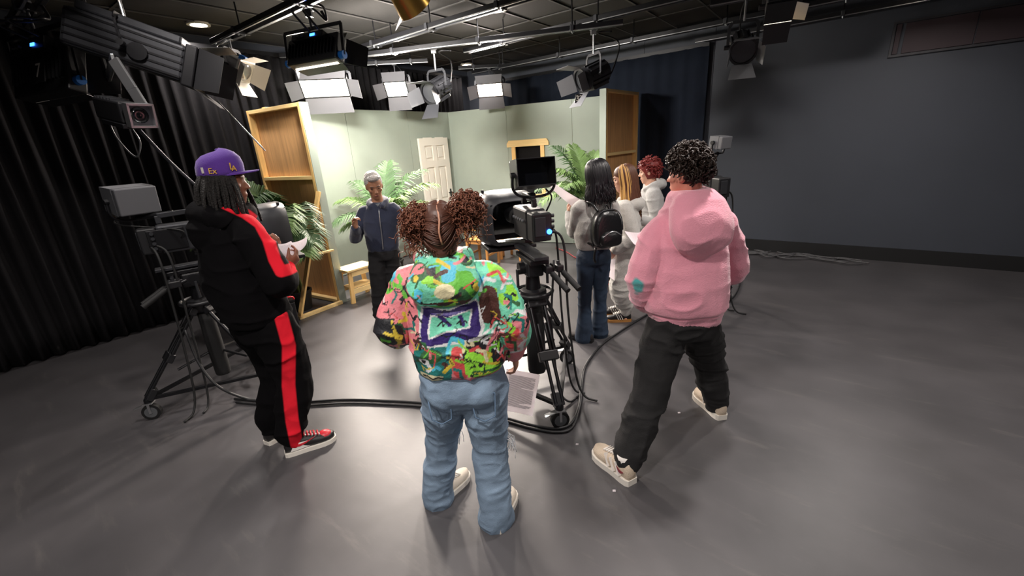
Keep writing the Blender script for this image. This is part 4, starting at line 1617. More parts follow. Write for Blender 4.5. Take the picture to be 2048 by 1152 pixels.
# sleeve pocket mark
# trousers
mb = MB()
torso(mb, [(V((-1.545, 2.42, .80)), .175, .135, az), (V((-1.545, 2.42, .88)), .19, .145, az), (V((-1.55, 2.415, .99)), .18, .14, az)])
limb(mb, [pel.lerp(hR, .7), hR, hR.lerp(kR, .5) + V((.005, 0, 0)), kR, kR.lerp(aR, .5), aR + V((0, 0, .09)), aR + V((0, 0, .005))], [.118, .122, .112, .100, .095, .082, .055])
limb(mb, [pel.lerp(hL, .7), hL, kL, kL.lerp(aL, .5), aL + V((0, 0, .09)), aL + V((0, 0, .005))], [.118, .12, .100, .094, .080, .055])
legst = [at(561, 625, 2.24), at(578, 690, 2.26), at(577, 770, 2.29), at(584, 840, 2.27), at(594, 890, 2.26)]


def zone_leg(me):
    v = verts_of(me)
    z = 0.036 - flat_dist(v, legst, norms_of(me))
    float_attr(me, z)


garment('trousers', mb, M_track, PL, 0.0085, 4, [dict(amp=.014, fr=(8, 8, 9), seed=8, amp2=.008)], zone_leg)
M_shb = mat('black leather', '1c1a1b', rough=0.4)
M_shr = mat('red leather', 'c42834', rough=0.4)
M_shw = mat('white rubber', 'ded8ce', rough=0.5)
M_whl = mat('white leather', 'e2dcd6', rough=0.45)
for hl, za in (((-1.52, 2.28), 60), ((-1.705, 2.40), 26)):
    s_ = shoe(PL, hl, za, .30, M_shb, M_shw, hi=.088, toe=M_shr, swoosh=M_shr, laces=M_shr)
    f_, x_ = fdir(za), rdir(za)
    q = part('white_panel', MB().prism([(.03, .035), (.17, .035), (.15, .075), (.06, .085)], V((hl[0], hl[1], 0)) + x_ * .0365, f_, (0, 0, 1), .0025), M_whl, PL, smooth=False)
    q.parent = s_
# locks under the cap
mb = MB()
rr = random.Random(5)
for k in range(78):
    th = R(45 + 270 * (k + rr.random()) / 78) + math.pi / 2
    c, s = math.cos(th), math.sin(th)
    L = .20 + .10 * rr.random()
    b = H.p(c * .082, s * .098 - .012, .035)
    sw = V((rr.uniform(-.03, .03), rr.uniform(-.03, .03), 0))
    out = (H.X * c + H.F * s) * (.012 + .03 * rr.random())
    pts = catmull([b, b + out + V((0, 0, -.08)), b + out * 1.2 + sw * .6 + V((0, 0, -.6 * L - .03)), b + out * 1.1 + sw + V((0, 0, -L))], 4)
    mb.tube(pts, [.0075 * (1 + .15 * math.sin(i * 2.1 + k)) for i in range(len(pts))], 6)
mb.ell(H.p(0, -.02, -.01), (.079, .09, .10), H.rot())
part('hair', mb, M_dread, PL)
# cap
n = 28
mb = MB()
rings = []
for u, hw, hdp in ((.030, .086, .108), (.05, .0885, .110), (.085, .089, .109), (.118, .080, .098), (.142, .060, .074), (.155, .034, .044), (.160, .008, .010)):
    rings.append([H.p(hw * math.cos(2 * math.pi * i / n), -.010 + hdp * math.sin(2 * math.pi * i / n), u + .012 * math.sin(2 * math.pi * i / n)) for i in range(n)])
cap = part('cap', mb.loft(rings), M_cap, PL)
mb = MB()
top, bot = [], []
for i in range(15):
    a = R(12 + 156 * i / 14)
    r1, r2 = .092, .092 + .078 * math.sin(a) ** .6
    for rr_, arr in ((r1, 0), (r2, 1)):
        pass
    for z_, lst in ((.046, top), (.041, bot)):
        lst.append((H.p(math.cos(a) * .082, -.010 + math.sin(a) * .104, z_ + .010 * math.sin(a)), H.p(math.cos(a) * .084, -.01 + math.sin(a) * (.104 + .075 * math.sin(a) ** .4), z_ + .018 * math.sin(a) - .012 * abs(math.cos(a)))))
vs = [p for pr in top for p in pr] + [p for pr in bot for p in pr]
fs = []
for i in range(14):
    a, b = 2 * i, 2 * i + 2
    fs += [(a, a + 1, b + 1, b), (30 + b, 30 + b + 1, 30 + a + 1, 30 + a), (a + 1, 30 + a + 1, 30 + b + 1, b + 1), (b, 30 + b, 30 + a, a)]
q = part('cap_brim', MB().add(vs, fs), M_cap, PL, smooth=False)
q.parent = cap
q = part('cap_button', MB().ell(H.p(0, -.010, .162), (.009, .009, .006)), M_cap, PL)
q.parent = cap
sidep = H.p(.0915, .0, .070)
L_ = PL.location
for txt, size, ff, uu, m_, rollz in (('Ex', .040, -.025, .058, M_gold, 0), ('L', .050, .058, .080, M_gold, 0), ('A', .040, .066, .070, M_gold, 0)):
    xx = .0895 * math.sqrt(max(0.05, 1 - ((ff + .01) / .112) ** 2)) + .003
    tn = (H.F * math.sqrt(max(.05, 1 - ((ff + .01) / .112) ** 2)) - H.X * ((ff + .01) / .112) * .8).normalized()
    e = put_text(txt, size, 'embroidered_mark', m_, cap, H.p(xx, ff, uu) - L_, tn, H.U, .002)
q = part('cap_tag', MB().box(H.p(.074, -.068, .062), (.006, .018, .03), Matrix.Rotation(R(-20), 3, 'Z')), M_white, PL, smooth=False)
q.parent = cap
# his page
sheet('script_page', 'folded white script page held by the man in the purple cap', [at(552, 487, 2.60), at(582, 482, 2.66), at(600, 500, 2.52), at(559, 522, 2.46)], .012, lines=14)
sheet('script_page', 'turned back script page leaning out of the tracksuit man\'s hand', [at(581, 486, 2.66), at(613, 474, 2.62), at(612, 488, 2.56), at(592, 505, 2.53)], .008)

# ---- woman with two curly buns and a painted jacket
M_jacket = mat('painted print jacket cloth', 'ffffff', rough=0.55, attr='print', bump=0.2, bscale=90)
M_jeans = mat('washed blue denim', '788ca1', rough=0.8, var=0.16, vscale=9, bump=0.25, bscale=260)
M_bun = mat('brown curls', '6b3e2b', rough=0.55, spec=0.4)
M_bunD = mat('sleek dark brown hair', '4a2a1e', rough=0.5, var=0.2, vscale=30)
loc = V((-.29, 1.75, 0))
az = -4
H = HeadFrame((-.283, 1.765, 1.474), -6, -10, 0, .97)
shL, elL, wrL = V((-.435, 1.775, 1.262)), V((-.535, 1.73, 1.065)), V((-.47, 1.93, .96))
shR, elR, wrR = V((-.105, 1.765, 1.265)), V((-.005, 1.715, 1.05)), V((-.012, 1.83, .865))
hL, kL, aL = V((-.345, 1.75, .74)), V((-.405, 1.83, .43)), V((-.465, 1.83, .07))
hR, kR, aR = V((-.165, 1.735, .74)), V((-.155, 1.735, .43)), V((-.15, 1.67, .07))
pel, wst, chs, sho, nck = V((-.255, 1.745, .80)), V((-.255, 1.75, .98)), V((-.265, 1.76, 1.16)), V((-.27, 1.77, 1.29)), V((-.275, 1.768, 1.375))
mb = body_base(pel, wst, chs, sho, nck, H, az, [(shR, elR, wrR), (shL, elL, wrL)], [(hR, kR, aR), (hL, kL, aL)], hw=.155)
hand(mb, wrR, (.10, .14, -.98), (-.9, .1, -.1), (.1, .95, .15), (18, 40, 35), .92)
hand(mb, wrL, (.6, .75, -.05), (.3, -.2, -.9), (-.4, .5, .5), (20, 30, 30), .92)
PW = person('woman with two curly brown buns in a painted print jacket', loc, mb, SKIN_M, 0.0055)
mb = MB()
torso(mb, [(V((-.252, 1.745, .862)), .187, .138, az), (V((-.252, 1.745, .89)), .198, .150, az), (wst, .208, .155, az), (V((-.258, 1.755, 1.08)), .205, .148, az), (chs, .200, .138, az), (V((-.268, 1.765, 1.25)), .182, .120, az), (V((-.272, 1.768, 1.32)), .130, .098, az), (V((-.275, 1.768, 1.375)), .075, .078, az)])
limb(mb, [sho.lerp(shR, .6), shR, shR.lerp(elR, .5) + V((.012, 0, 0)), elR, elR.lerp(wrR, .6), wrR + V((0, 0, .01))], [.062, .068, .074, .074, .066, .044])
limb(mb, [sho.lerp(shL, .6), shL, shL.lerp(elL, .5) + V((-.012, 0, 0)), elL, elL.lerp(wrL, .6), wrL], [.062, .068, .074, .074, .066, .044])
# hood lying on the back, and collar
torso(mb, [(V((-.275, 1.655, 1.185)), .05, .02, az), (V((-.275, 1.640, 1.215)), .115, .045, az), (V((-.275, 1.655, 1.28)), .150, .070, az), (V((-.277, 1.69, 1.345)), .125, .070, az), (V((-.278, 1.715, 1.385)), .085, .05, az)])
limb(mb, [V((-.20, 1.70, 1.36)), V((-.185, 1.77, 1.37)), V((-.22, 1.85, 1.35)), V((-.28, 1.87, 1.34)), V((-.34, 1.85, 1.35)), V((-.375, 1.77, 1.37)), V((-.355, 1.70, 1.36))], [.03] * 7, 10)

PALE = {k: np.array(lin(c)) for k, c in dict(mint='6fc7a8', pink='d97f86', green='5fae3c', lime='8fd43e', black='1d1e22', brown='4a2a24', red='c84a4a', teal='1f6f6a', yell='c9b23c', cyan='4fb6d0', cream='d9d0a8', purp='352468', white='dcdcdc', dkgreen='2c5b35').items()}


def jacket_print(v):
    """loose abstract paint patches, strokes and squiggles in the jacket's colours"""
    x, z = v[:, 0] + .265, v[:, 2]
    P3 = v * 1.0
    n1 = vnoise(P3 * 11, 1) - .5
    n2 = vnoise(P3 * 11, 2) - .5
    n3 = vnoise(P3 * 26, 3)
    X, Z = x + .05 * n1, z + .05 * n2
    c = np.tile(PALE['mint'], (len(v), 1))

    def fill(m, k):
        c[m] = PALE[k]

    def blob(cx, cz, rx, rz, k, p=2):
        fill((np.abs((X - cx) / rx) ** p + np.abs((Z - cz) / rz) ** p) < 1, k)

    def stroke(pts, w, k, wob=True):
        a, b = (X, Z) if wob else (x, z)
        q = np.stack([a, np.zeros_like(a), b], 1)
        fill(poly_dist(q, [(p[0], 0, p[1]) for p in pts]) < w, k)
    fill(X < -.13, 'pink')
    blob(.28, 1.02, .05, .09, 'pink', 3)
    fill((X > .17) & (Z > 1.17) & (n3 > .45), 'lime')
    fill((X < -.21) & (Z < 1.13), 'black')
    stroke([(-.25, 1.12), (-.23, 1.02), (-.27, .96)], .006, 'yell')
    stroke([(-.28, 1.08), (-.22, 1.05), (-.25, .98)], .005, 'yell')
    blob(.155, 1.16, .045, .09, 'brown', 3)
    # lower band
    fill((Z < .935), 'pink')
    blob(-.10, .945, .085, .105, 'teal', 3)
    blob(-.10, .99, .05, .03, 'dkgreen')
    blob(-.105, .885, .05, .022, 'cream')
    stroke([(-.14, .885), (-.12, .895), (-.10, .88), (-.08, .892), (-.06, .884)], .005, 'black')
    blob(-.135, .965, .022, .014, 'white')
    blob(-.135, .965, .010, .009, 'black')
    blob(.02, .95, .035, .075, 'red', 3)
    blob(.125, .96, .085, .085, 'black', 4)
    fill((np.abs(X - .13) < .08) & (np.abs(Z - .96) < .08) & (n3 > .62), 'lime')
    blob(.075, .975, .03, .03, 'lime')
    stroke([(.11, 1.01), (.16, .98), (.12, .95), (.18, .93)], .006, 'yell')
    stroke([(.08, .90), (.19, .905)], .010, 'dkgreen')
    blob(.255, 1.0, .03, .06, 'red', 3)
    # purple bordered patch with white edge, generic
    edge = [(-.120, 1.050), (-.098, 1.190), (-.02, 1.178), (.088, 1.200), (.104, 1.062), (-.02, 1.052), (-.120, 1.050)]
    stroke(edge, .023, 'white')
    stroke(edge, .015, 'purp')
    stroke([(-.05, 1.165), (-.015, 1.10)], .010, 'purp')
    stroke([(.055, 1.095), (.03, 1.15)], .009, 'purp')
    # scribbles
    for i, (a, b) in enumerate(((-.19, 1.19), (-.17, 1.14), (-.06, 1.11), (.02, 1.105), (.20, 1.10), (.23, 1.19), (.17, 1.02), (-.17, 1.03))):
        stroke([(a, b), (a + .015, b + .02), (a + .02, b - .012), (a + .035, b + .016), (a + .05, b - .004)], .0032, 'black')
    for i in range(6):
        stroke([(.11 + .012 * i, 1.04 - .004 * i), (.19, 1.07 - .02 * i)], .003, 'white')
    # loose brush marks everywhere
    rs = random.Random(77)
    keys = ['lime', 'green', 'cyan', 'yell', 'black', 'cream', 'teal', 'red', 'white', 'dkgreen', 'brown', 'pink']
    for i in range(95):
        a, b = rs.uniform(-.31, .31), rs.uniform(.87, 1.36)
        if abs(a) < .13 and 1.04 < b < 1.21:
            continue
        an, ln, w_ = rs.uniform(0, 3.14), rs.uniform(.015, .06), rs.uniform(.002, .009)
        k_ = rs.choice(keys)
        stroke([(a, b), (a + ln * math.cos(an), b + ln * math.sin(an)), (a + ln * 1.5 * math.cos(an + .6), b + ln * 1.5 * math.sin(an + .6))], w_, k_)
    for i in range(40):
        a, b = rs.uniform(-.30, .30), rs.uniform(.88, 1.32)
        pts_ = [(a, b)]
        for j in range(5):
            a, b = a + rs.uniform(-.018, .03), b + rs.uniform(-.022, .022)
            pts_.append((a, b))
        stroke(pts_, .0022, rs.choice(['black', 'black', 'black', 'white', 'yell']))
    # hood
    hm = (v[:, 1] < 1.70) & (z > 1.195) & (np.abs(x) < .155) & (((x / .155) ** 2 + ((z - 1.31) / .115) ** 2) < 1)
    cc = c.copy()
    cc[hm] = PALE['mint']
    for thr, k, sd in ((.55, 'green', 7), (.62, 'dkgreen', 8), (.66, 'lime', 9), (.70, 'black', 10), (.74, 'pink', 11), (.76, 'yell', 12), (.72, 'cyan', 14)):
        m = hm & (vnoise(P3 * np.array([16, 16, 22]), sd) > thr)
        cc[m] = PALE[k]
    for i in range(26):
        a, b = rs.uniform(-.14, .14), rs.uniform(1.21, 1.40)
        q_ = np.stack([x + .02 * n1, np.zeros_like(x), z + .02 * n2], 1)
        m = hm & (poly_dist(q_, [(a, 0, b), (a + rs.uniform(-.05, .05), 0, b + rs.uniform(-.03, .03))]) < rs.uniform(.002, .007))
        cc[m] = PALE[rs.choice(keys)]
    m = hm & ((((x - .0) / .04) ** 2 + ((z - 1.27) / .032) ** 2) < 1)
    cc[m] = PALE['cream']
    m = hm & (z < 1.225) & (n3 > .35)
    cc[m] = PALE['brown'] * 0.8
    return np.clip(cc * (0.82 + 0.36 * vnoise(P3 * 34, 31))[:, None], 0, 1)


garment('print_jacket', mb, M_jacket, PW, 0.0045, 5, [dict(amp=.010, fr=(8, 8, 12), seed=21, amp2=.008)], lambda me: col_attr(me, jacket_print))
mb = MB()
torso(mb, [(V((-.255, 1.745, .655)), .085, .075, az), (V((-.255, 1.745, .70)), .150, .112, az), (V((-.255, 1.74, .77)), .184, .138, az), (V((-.255, 1.745, .84)), .178, .132, az), (V((-.253, 1.745, .90)), .165, .122, az)])
limb(mb, [pel.lerp(hL, .75), hL, hL.lerp(kL, .5), kL, kL.lerp(aL, .5), aL + V((0, .0, .05)), aL + V((-.005, 0, -.045))], [.100, .110, .100, .082, .075, .075, .080])
limb(mb, [pel.lerp(hR, .75), hR, hR.lerp(kR, .5), kR, kR.lerp(aR, .5), aR + V((0, 0, .05)), aR + V((0, 0, -.045))], [.100, .110, .100, .082, .075, .075, .082])
mb.ell((-.335, 1.665, .76), (.08, .06, .075))
mb.ell((-.175, 1.655, .76), (.08, .06, .075))
garment('jeans', mb, M_jeans, PW, 0.0075, 9, [dict(amp=.009, fr=(5, 5, 10), seed=31, amp2=.005), dict(amp=.005, fr=(14, 14, 22), seed=33)])
M_jdark = mat('dark denim seam', '5f7791', rough=0.8)
M_thread = mat('white frayed thread', 'd8dade', rough=0.9)
for x0, x1 in ((-.40, -.30), (-.21, -.105)):
    zt, zb = .775, .665
    yy = 1.600
    mb = MB()
    pts = [(x0, 1.618, zt), (x1, 1.612, zt + .008), (x1 - .005, 1.612, zb), ((x0 + x1) / 2, 1.604, zb - .02), (x0 + .008, 1.612, zb), (x0, 1.618, zt)]
    mb.tube(pts, .0035, 5)
    part('back_pocket', mb, M_jdark, PW)
rr = random.Random(3)
mb = MB()
for k in range(26):
    s_ = k < 8
    b = V((-.335, 1.83, .45)) if s_ else V((-.070, 1.74, .455))
    b = b + V((rr.uniform(-.008, .008), rr.uniform(-.03, .03), rr.uniform(-.015, .015)))
    e = b + V((rr.uniform(.0, .035), rr.uniform(-.02, .02), -rr.uniform(.03, .10)))
    mb.tube(catmull([b, b.lerp(e, .5) + V((.012, 0, .01)), e], 3), .0014, 4)
z_ = part('frayed_threads', mb, M_thread, PW)
z_['kind'] = 'stuff'
M_cream = mat('cream canvas', 'd9cdbd', rough=0.7)
shoe(PW, (-.475, 1.79), 33, .26, M_cream, M_shw, hi=.07, laces=M_shw)
shoe(PW, (-.155, 1.60), 18, .26, M_cream, M_shw, hi=.07, laces=M_shw)
mb = MB()
scalp(mb, H, 0.006, -.085, 1.01)
mb.ell(H.p(0, -.055, -.085), (.042, .035, .035), H.rot())
me = remesh(mb, .006, 3)
v_ = verts_of(me)
shift_mesh(me, PW.location)
hr = link('hair', me, M_bunD, PW)
buns = [at(836, 440, 1.745), at(934, 412, 1.745)]
mb = MB()
rr = random.Random(8)
for k in range(150):
    e = 1 if k % 2 else -1
    a0 = R(-25 + 150 * rr.random())
    st = H.p(.004 + e * .004, -.012 - math.sin(a0) * .104, .016 + math.cos(a0) * .1175)
    bn = buns[1] if e > 0 else buns[0]
    tgt = H.c.lerp(bn, .62) + V((rr.uniform(-.012, .012), rr.uniform(-.012, .012), rr.uniform(-.012, .012)))
    pts = []
    for i in range(9):
        t = i / 8
        q = st.lerp(tgt, t)
        l = V(((q - H.c).dot(H.X) / .0835, ((q - H.c).dot(H.F) + .012) / .1045, ((q - H.c).dot(H.U) - .012) / .118))
        n_ = l.length
        if n_ < 1.0:
            l = l / n_ * 1.0
            q = H.c + H.X * l.x * .0835 + H.F * (l.y * .1045 - .012) + H.U * (l.z * .118 + .012)
        pts.append(q)
    mb.tube(pts, [.0012] + [.0028] * 7 + [.002], 4)
for k in range(60):
    e = 1 if k % 2 else -1
    st = H.p(e * (.004 + .035 * rr.random()), -.075 - .012 * rr.random(), -.10 + .03 * rr.random())
    bn = buns[1] if e > 0 else buns[0]
    tgt = H.c.lerp(bn, .62)
    pts = []
    for i in range(9):
        q = st.lerp(tgt, i / 8)
        l = V(((q - H.c).dot(H.X) / .0835, ((q - H.c).dot(H.F) + .012) / .1045, ((q - H.c).dot(H.U) - .012) / .125))
        if l.length < 1.0:
            l = l / l.length
            q = H.c + H.X * l.x * .0835 + H.F * (l.y * .1045 - .012) + H.U * (l.z * .125 + .012)
        pts.append(q)
    mb.tube(pts, .0026, 4)
q = part('combed_strands', mb, M_bunD, PW)
q.parent = hr
q['kind'] = 'stuff'
part_line = MB()
pl_pts = []
for i in range(15):
    a = R(5 + 118 * i / 14)
    uu, ff = math.cos(a), -math.sin(a)
    pl_pts.append(H.p(.004 + .003 * math.sin(i), -.014 + ff * .107, .014 + uu * .1185))
part_line.tube(pl_pts, .0045, 5)
q = part('parting', part_line, SKIN_M, PW)
q.parent = hr
for nm, c_, rd in (('left', at(836, 440, 1.745), .072), ('right', at(932, 414, 1.745), .068)):
    mb = MB()
    mb.ell(c_, (rd * .72,) * 3, n=14, m=10)
    curls(mb, c_, rd, 420, 11 if nm == 'left' else 12, r=.0021, turns=2.4, cr=.0075, length=.040, inner=.62, sides=3)
    curls(mb, c_ - V((0, 0, rd * .55)), rd * .7, 70, 15 if nm == 'left' else 16, r=.0018, turns=2.6, cr=.008, length=.075, inner=.6, sides=3, hemi=lambda d: d.z < .1)
    q = part('curly_bun', mb, M_bun, PW)
    q.parent = hr
    part('hair_tie', MB().tube([H.c.lerp(c_, .55) + (basis(c_ - H.c)[0] * math.cos(t) + basis(c_ - H.c)[1] * math.sin(t)) * .022 for t in np.linspace(0, 6.0, 14)], .005, 6), M_black, PW)
sheet('script_page', 'white printed page hanging from the hand beside blue jeans', [at(1013, 738, 1.88), at(1080, 750, 1.90), at(1065, 833, 1.86), at(1004, 820, 1.84)], .006, lines=30)

# ---- man in the pink hoodie
M_pinkh = mat_zone('pink fleece with teal cuff print', 'eb9cae', '4fa6a6', rough=0.9, bump=0.25, bscale=160, sheen=0.5, width=.006)
M_blkj = mat('washed black trousers', '161516', rough=0.85, var=0.2, vscale=10, bump=0.2, bscale=220)
M_curl = mat('glossy black brown curls', '281b15', rough=0.46, spec=0.35)
loc = V((.95, 2.2, 0))
az = -8
H = HeadFrame((.925, 2.20, 1.608), -38, -3, 0, 1.0)
shL, elL, wrL = V((.80, 2.20, 1.318)), V((.715, 2.19, 1.06)), V((.775, 2.32, .87))
shR, elR, wrR = V((1.145, 2.24, 1.318)), V((1.255, 2.31, 1.05)), V((1.10, 2.50, 1.03))
hL, kL, aL = V((.86, 2.19, .76)), V((.745, 2.09, .43)), V((.575, 1.925, .10))
hR, kR, aR = V((1.05, 2.225, .76)), V((1.215, 2.385, .43)), V((1.315, 2.425, .10))
pel, wst, chs, sho, nck = V((.955, 2.205, .82)), V((.95, 2.205, 1.0)), V((.95, 2.21, 1.22)), V((.955, 2.22, 1.375)), V((.945, 2.21, 1.47))
mb = body_base(pel, wst, chs, sho, nck, H, az, [(shR, elR, wrR), (shL, elL, wrL)], [(hR, kR, aR), (hL, kL, aL)], hw=.16)
hand(mb, wrR, (-.55, .75, .25), (-.2, .2, .9), (-.6, -.2, .5), (30, 35, 30), 1.0)
hand(mb, wrL, (.35, .85, -.3), (.9, -.2, .1), (0, .3, .9), (25, 35, 30), 1.0)
PP = person('man with black curls in a pink hooded sweatshirt and black trousers', loc, mb, SKIN_F, 0.006)
mb = MB()
torso(mb, [(V((.955, 2.205, .815)), .180, .135, az), (V((.955, 2.205, .855)), .186, .142, az), (V((.952, 2.20, .90)), .208, .163, az), (wst, .216, .168, az), (V((.95, 2.205, 1.12)), .216, .160, az), (chs, .212, .150, az), (V((.952, 2.215, 1.33)), .20, .130, az), (V((.95, 2.215, 1.41)), .145, .105, az), (V((.945, 2.21, 1.475)), .088, .088, az)])
limb(mb, [sho.lerp(shL, .6), shL, shL.lerp(elL, .5) + V((-.01, -.01, 0)), elL, elL.lerp(wrL, .55), wrL - (wrL - elL) * .1, wrL + (wrL - elL) * .06], [.074, .080, .086, .084, .074, .062, .046])
limb(mb, [sho.lerp(shR, .6), shR, shR.lerp(elR, .5) + V((.01, 0, 0)), elR, elR.lerp(wrR, .55), wrR], [.074, .080, .084, .080, .072, .050])
# hood: thick roll round the neck falling to a point on the back
torso(mb, [(V((.948, 2.20, 1.36)), .155, .120, az), (V((.948, 2.195, 1.42)), .140, .118, az), (V((.947, 2.19, 1.475)), .120, .114, az), (V((.946, 2.188, 1.51)), .110, .106, az), (V((.946, 2.19, 1.528)), .092, .090, az)])
torso(mb, [(V((.955, 2.068, 1.190)), .025, .018, az), (V((.953, 2.050, 1.235)), .095, .045, az), (V((.952, 2.050, 1.31)), .152, .070, az), (V((.950, 2.075, 1.39)), .158, .085, az), (V((.948, 2.11, 1.46)), .132, .075, az), (V((.948, 2.13, 1.515)), .095, .045, az)])
teal = [at(1270, 575, 2.08), at(1268, 600, 2.1)]


def zone_pink(me):
    v = verts_of(me)
    float_attr(me, .055 - poly_dist(v, teal) + .02 * (vnoise(v * 40, 3) - .5))
    n = norms_of(me)
    g = np.exp(-((v[:, 2] - .872) / .007) ** 2) * (np.abs(v[:, 0] - .953) < .24) * (np.hypot(v[:, 0] - .953, v[:, 1] - 2.2) < .25)
    rib = np.sin(np.arctan2(v[:, 1] - 2.2, v[:, 0] - .953) * 90) * (v[:, 2] < .866) * .0012
    set_verts(me, v - n * (g * .007 - rib)[:, None])


garment('hooded_sweatshirt', mb, M_pinkh, PP, 0.007, 5, [dict(amp=.012, fr=(5, 5, 9), seed=41, amp2=.012), dict(amp=.006, fr=(10, 10, 24), seed=44, mask=lambda v: np.clip((1.2 - v[:, 2]) / .3, 0, 1) * np.clip(np.abs(v[:, 0] - .95) / .15 - .6, .1, 1))], zone_pink)
mb = MB()
torso(mb, [(V((.955, 2.205, .72)), .165, .125, az), (V((.955, 2.205, .79)), .182, .138, az), (V((.955, 2.205, .88)), .170, .130, az)])
limb(mb, [pel.lerp(hL, .7), hL, hL.lerp(kL, .5), kL, kL.lerp(aL, .55), aL + (kL - aL) * .18, aL + (kL - aL) * .04 + V((0, 0, -.015))], [.110, .114, .104, .092, .086, .080, .074])
limb(mb, [pel.lerp(hR, .7), hR, hR.lerp(kR, .5), kR, kR.lerp(aR, .55), aR + (kR - aR) * .18, aR + V((0, 0, .0))], [.110, .114, .104, .094, .088, .082, .078])
garment('trousers', mb, M_blkj, PP, 0.008, 4, [dict(amp=.014, fr=(6, 6, 14), seed=51, amp2=.005)])
M_tan = mat('tan mesh', 'cdbba6', rough=0.7, bump=.5, bscale=200)
for hl, za in (((.585, 1.85), -27), ((1.325, 2.35), -6)):
    s_ = shoe(PP, hl, za, .305, M_tan, M_shw, hi=.095, wide=1.12, laces=M_whl, chunky=.036)
    f_, x_ = fdir(za), rdir(za)
    for e in (-1, 1):
        for t0 in (.16, .30, .44):
            a = V((hl[0], hl[1], 0)) + f_ * .305 * t0 + x_ * e * .047 + V((0, 0, .045))
            b = V((hl[0], hl[1], 0)) + f_ * .305 * (t0 + .14) + x_ * e * .036 + V((0, 0, .105))
            q = part('overlay', MB().bar(a, b, .022, .008, up=f_), M_whl, PP, smooth=False)
            q.parent = s_
    for e in (-1, 1):
        pl = [(.02, .085), (.035, .07), (.055, .066), (.09, .10), (.055, .082), (.035, .082)]
        q = part('side_mark', MB().prism(pl, V((hl[0], hl[1], 0)) + x_ * e * .045, f_, (0, 0, 1), .004 * e), mat('maroon mark', '7c2a34', rough=.5), PP, smooth=False)
        q.parent = s_
    q = part('ankle_sock', MB().cyl(V((hl[0], hl[1], .10)) + f_ * .065, V((hl[0], hl[1], .155)) + f_ * .065, .042, .040, n=14), M_whl, PP)
mb = MB()
scalp(mb, H, 0.012, -.045, 1.0)
curls(mb, H.p(0, -.008, .045), .098, 520, 61, r=.0040, turns=1.5, cr=.012, length=.036, inner=.88, sides=4,
      hemi=lambda d: (d.z > -.25 and not (d.dot(H.F) > .55 and d.z < .30)) or (d.dot(H.F) < -.3 and d.z > -.72))
part('hair', mb, M_curl, PP)
sheet('script_page', 'white page poking out in front of the pink sweatshirt', [at(1249, 462, 2.62), at(1292, 464, 2.55), at(1300, 505, 2.42), at(1268, 488, 2.5)], .01)
# ---- grey-haired teacher facing the group
M_navy = mat('navy fleece', '2a3046', rough=0.9, bump=0.2, bscale=160, sheen=0.3)
M_blkt = mat('black cotton trousers', '19181a', rough=0.85, var=.15, vscale=12, bump=.15, bscale=200)
M_ghair = mat('silver grey hair', 'c6c0bb', rough=0.6, var=.2, vscale=60, bump=.8, bscale=90)
M_tee = mat('grey cotton', '6d7176', rough=.85)
M_gbrow = mat('grey brow', '57504c', rough=.8)
loc = V((-1.43, 4.43, 0))
az = 168
H = HeadFrame((-1.305, 4.37, 1.500), 158, -20, 4, 1.02)
shR, elR, wrR = V((-1.475, 4.41, 1.225)), V((-1.575, 4.36, 1.00)), V((-1.475, 4.13, 1.14))
shL, elL, wrL = V((-1.145, 4.44, 1.235)), V((-1.03, 4.47, 1.03)), V((-.98, 4.30, .90))
hR, kR, aR = V((-1.41, 4.42, .78)), V((-1.445, 4.42, .43)), V((-1.485, 4.43, .09))
hL, kL, aL = V((-1.265, 4.46, .78)), V((-1.31, 4.48, .43)), V((-1.35, 4.52, .09))
pel, wst, chs, sho, nck = V((-1.335, 4.44, .84)), V((-1.325, 4.44, 1.0)), V((-1.315, 4.43, 1.15)), V((-1.31, 4.425, 1.265)), V((-1.305, 4.41, 1.345))
mb = body_base(pel, wst, chs, sho, nck, H, az, [(shR, elR, wrR), (shL, elL, wrL)], [(hR, kR, aR), (hL, kL, aL)], hw=.14)
hand(mb, wrR, (.10, -.25, .95), (.7, -.3, -.1), (.4, -.75, .2), (45, 55, 40), .95, thumb_out=.7)
hand(mb, wrL, (.3, -.5, -.8), (.2, -.5, -.6), (-.6, -.6, 0), (20, 30, 25), .95)
PT = person('grey haired man in navy zip jacket gesturing with a raised hand', loc, mb, SKIN_T, 0.006)
mb = MB()
torso(mb, [(V((-1.335, 4.44, .83)), .148, .112, az), (V((-1.333, 4.44, .87)), .160, .122, az), (wst, .168, .128, az), (chs, .172, .124, az), (V((-1.31, 4.43, 1.23)), .160, .105, az), (V((-1.308, 4.42, 1.29)), .110, .085, az), (V((-1.305, 4.415, 1.33)), .075, .072, az)])
limb(mb, [sho.lerp(shR, .6), shR, elR, elR.lerp(wrR, .6), wrR - (wrR - elR) * .06], [.058, .062, .062, .054, .038])
limb(mb, [sho.lerp(shL, .6), shL, elL, elL.lerp(wrL, .6), wrL], [.058, .062, .062, .054, .038])
limb(mb, [V((-1.245, 4.33, 1.30)), V((-1.225, 4.42, 1.335)), V((-1.265, 4.50, 1.35)), V((-1.32, 4.515, 1.35)), V((-1.375, 4.49, 1.345)), V((-1.395, 4.41, 1.33)), V((-1.365, 4.335, 1.295))], [.020, .026, .030, .032, .030, .026, .020], 10)
garment('zip_jacket', mb, M_navy, PT, 0.0085, 3, [dict(amp=.007, fr=(7, 7, 13), seed=71, amp2=.005)])
f_ = fdir(az)
zp = [V((-1.305, 4.43, 1.275)) + f_ * .098, V((-1.312, 4.43, 1.15)) + f_ * .128, V((-1.32, 4.44, 1.0)) + f_ * .134, V((-1.33, 4.44, .86)) + f_ * .126]
part('zip', MB().tube(catmull(zp, 4), .006, 6), M_silver, PT)
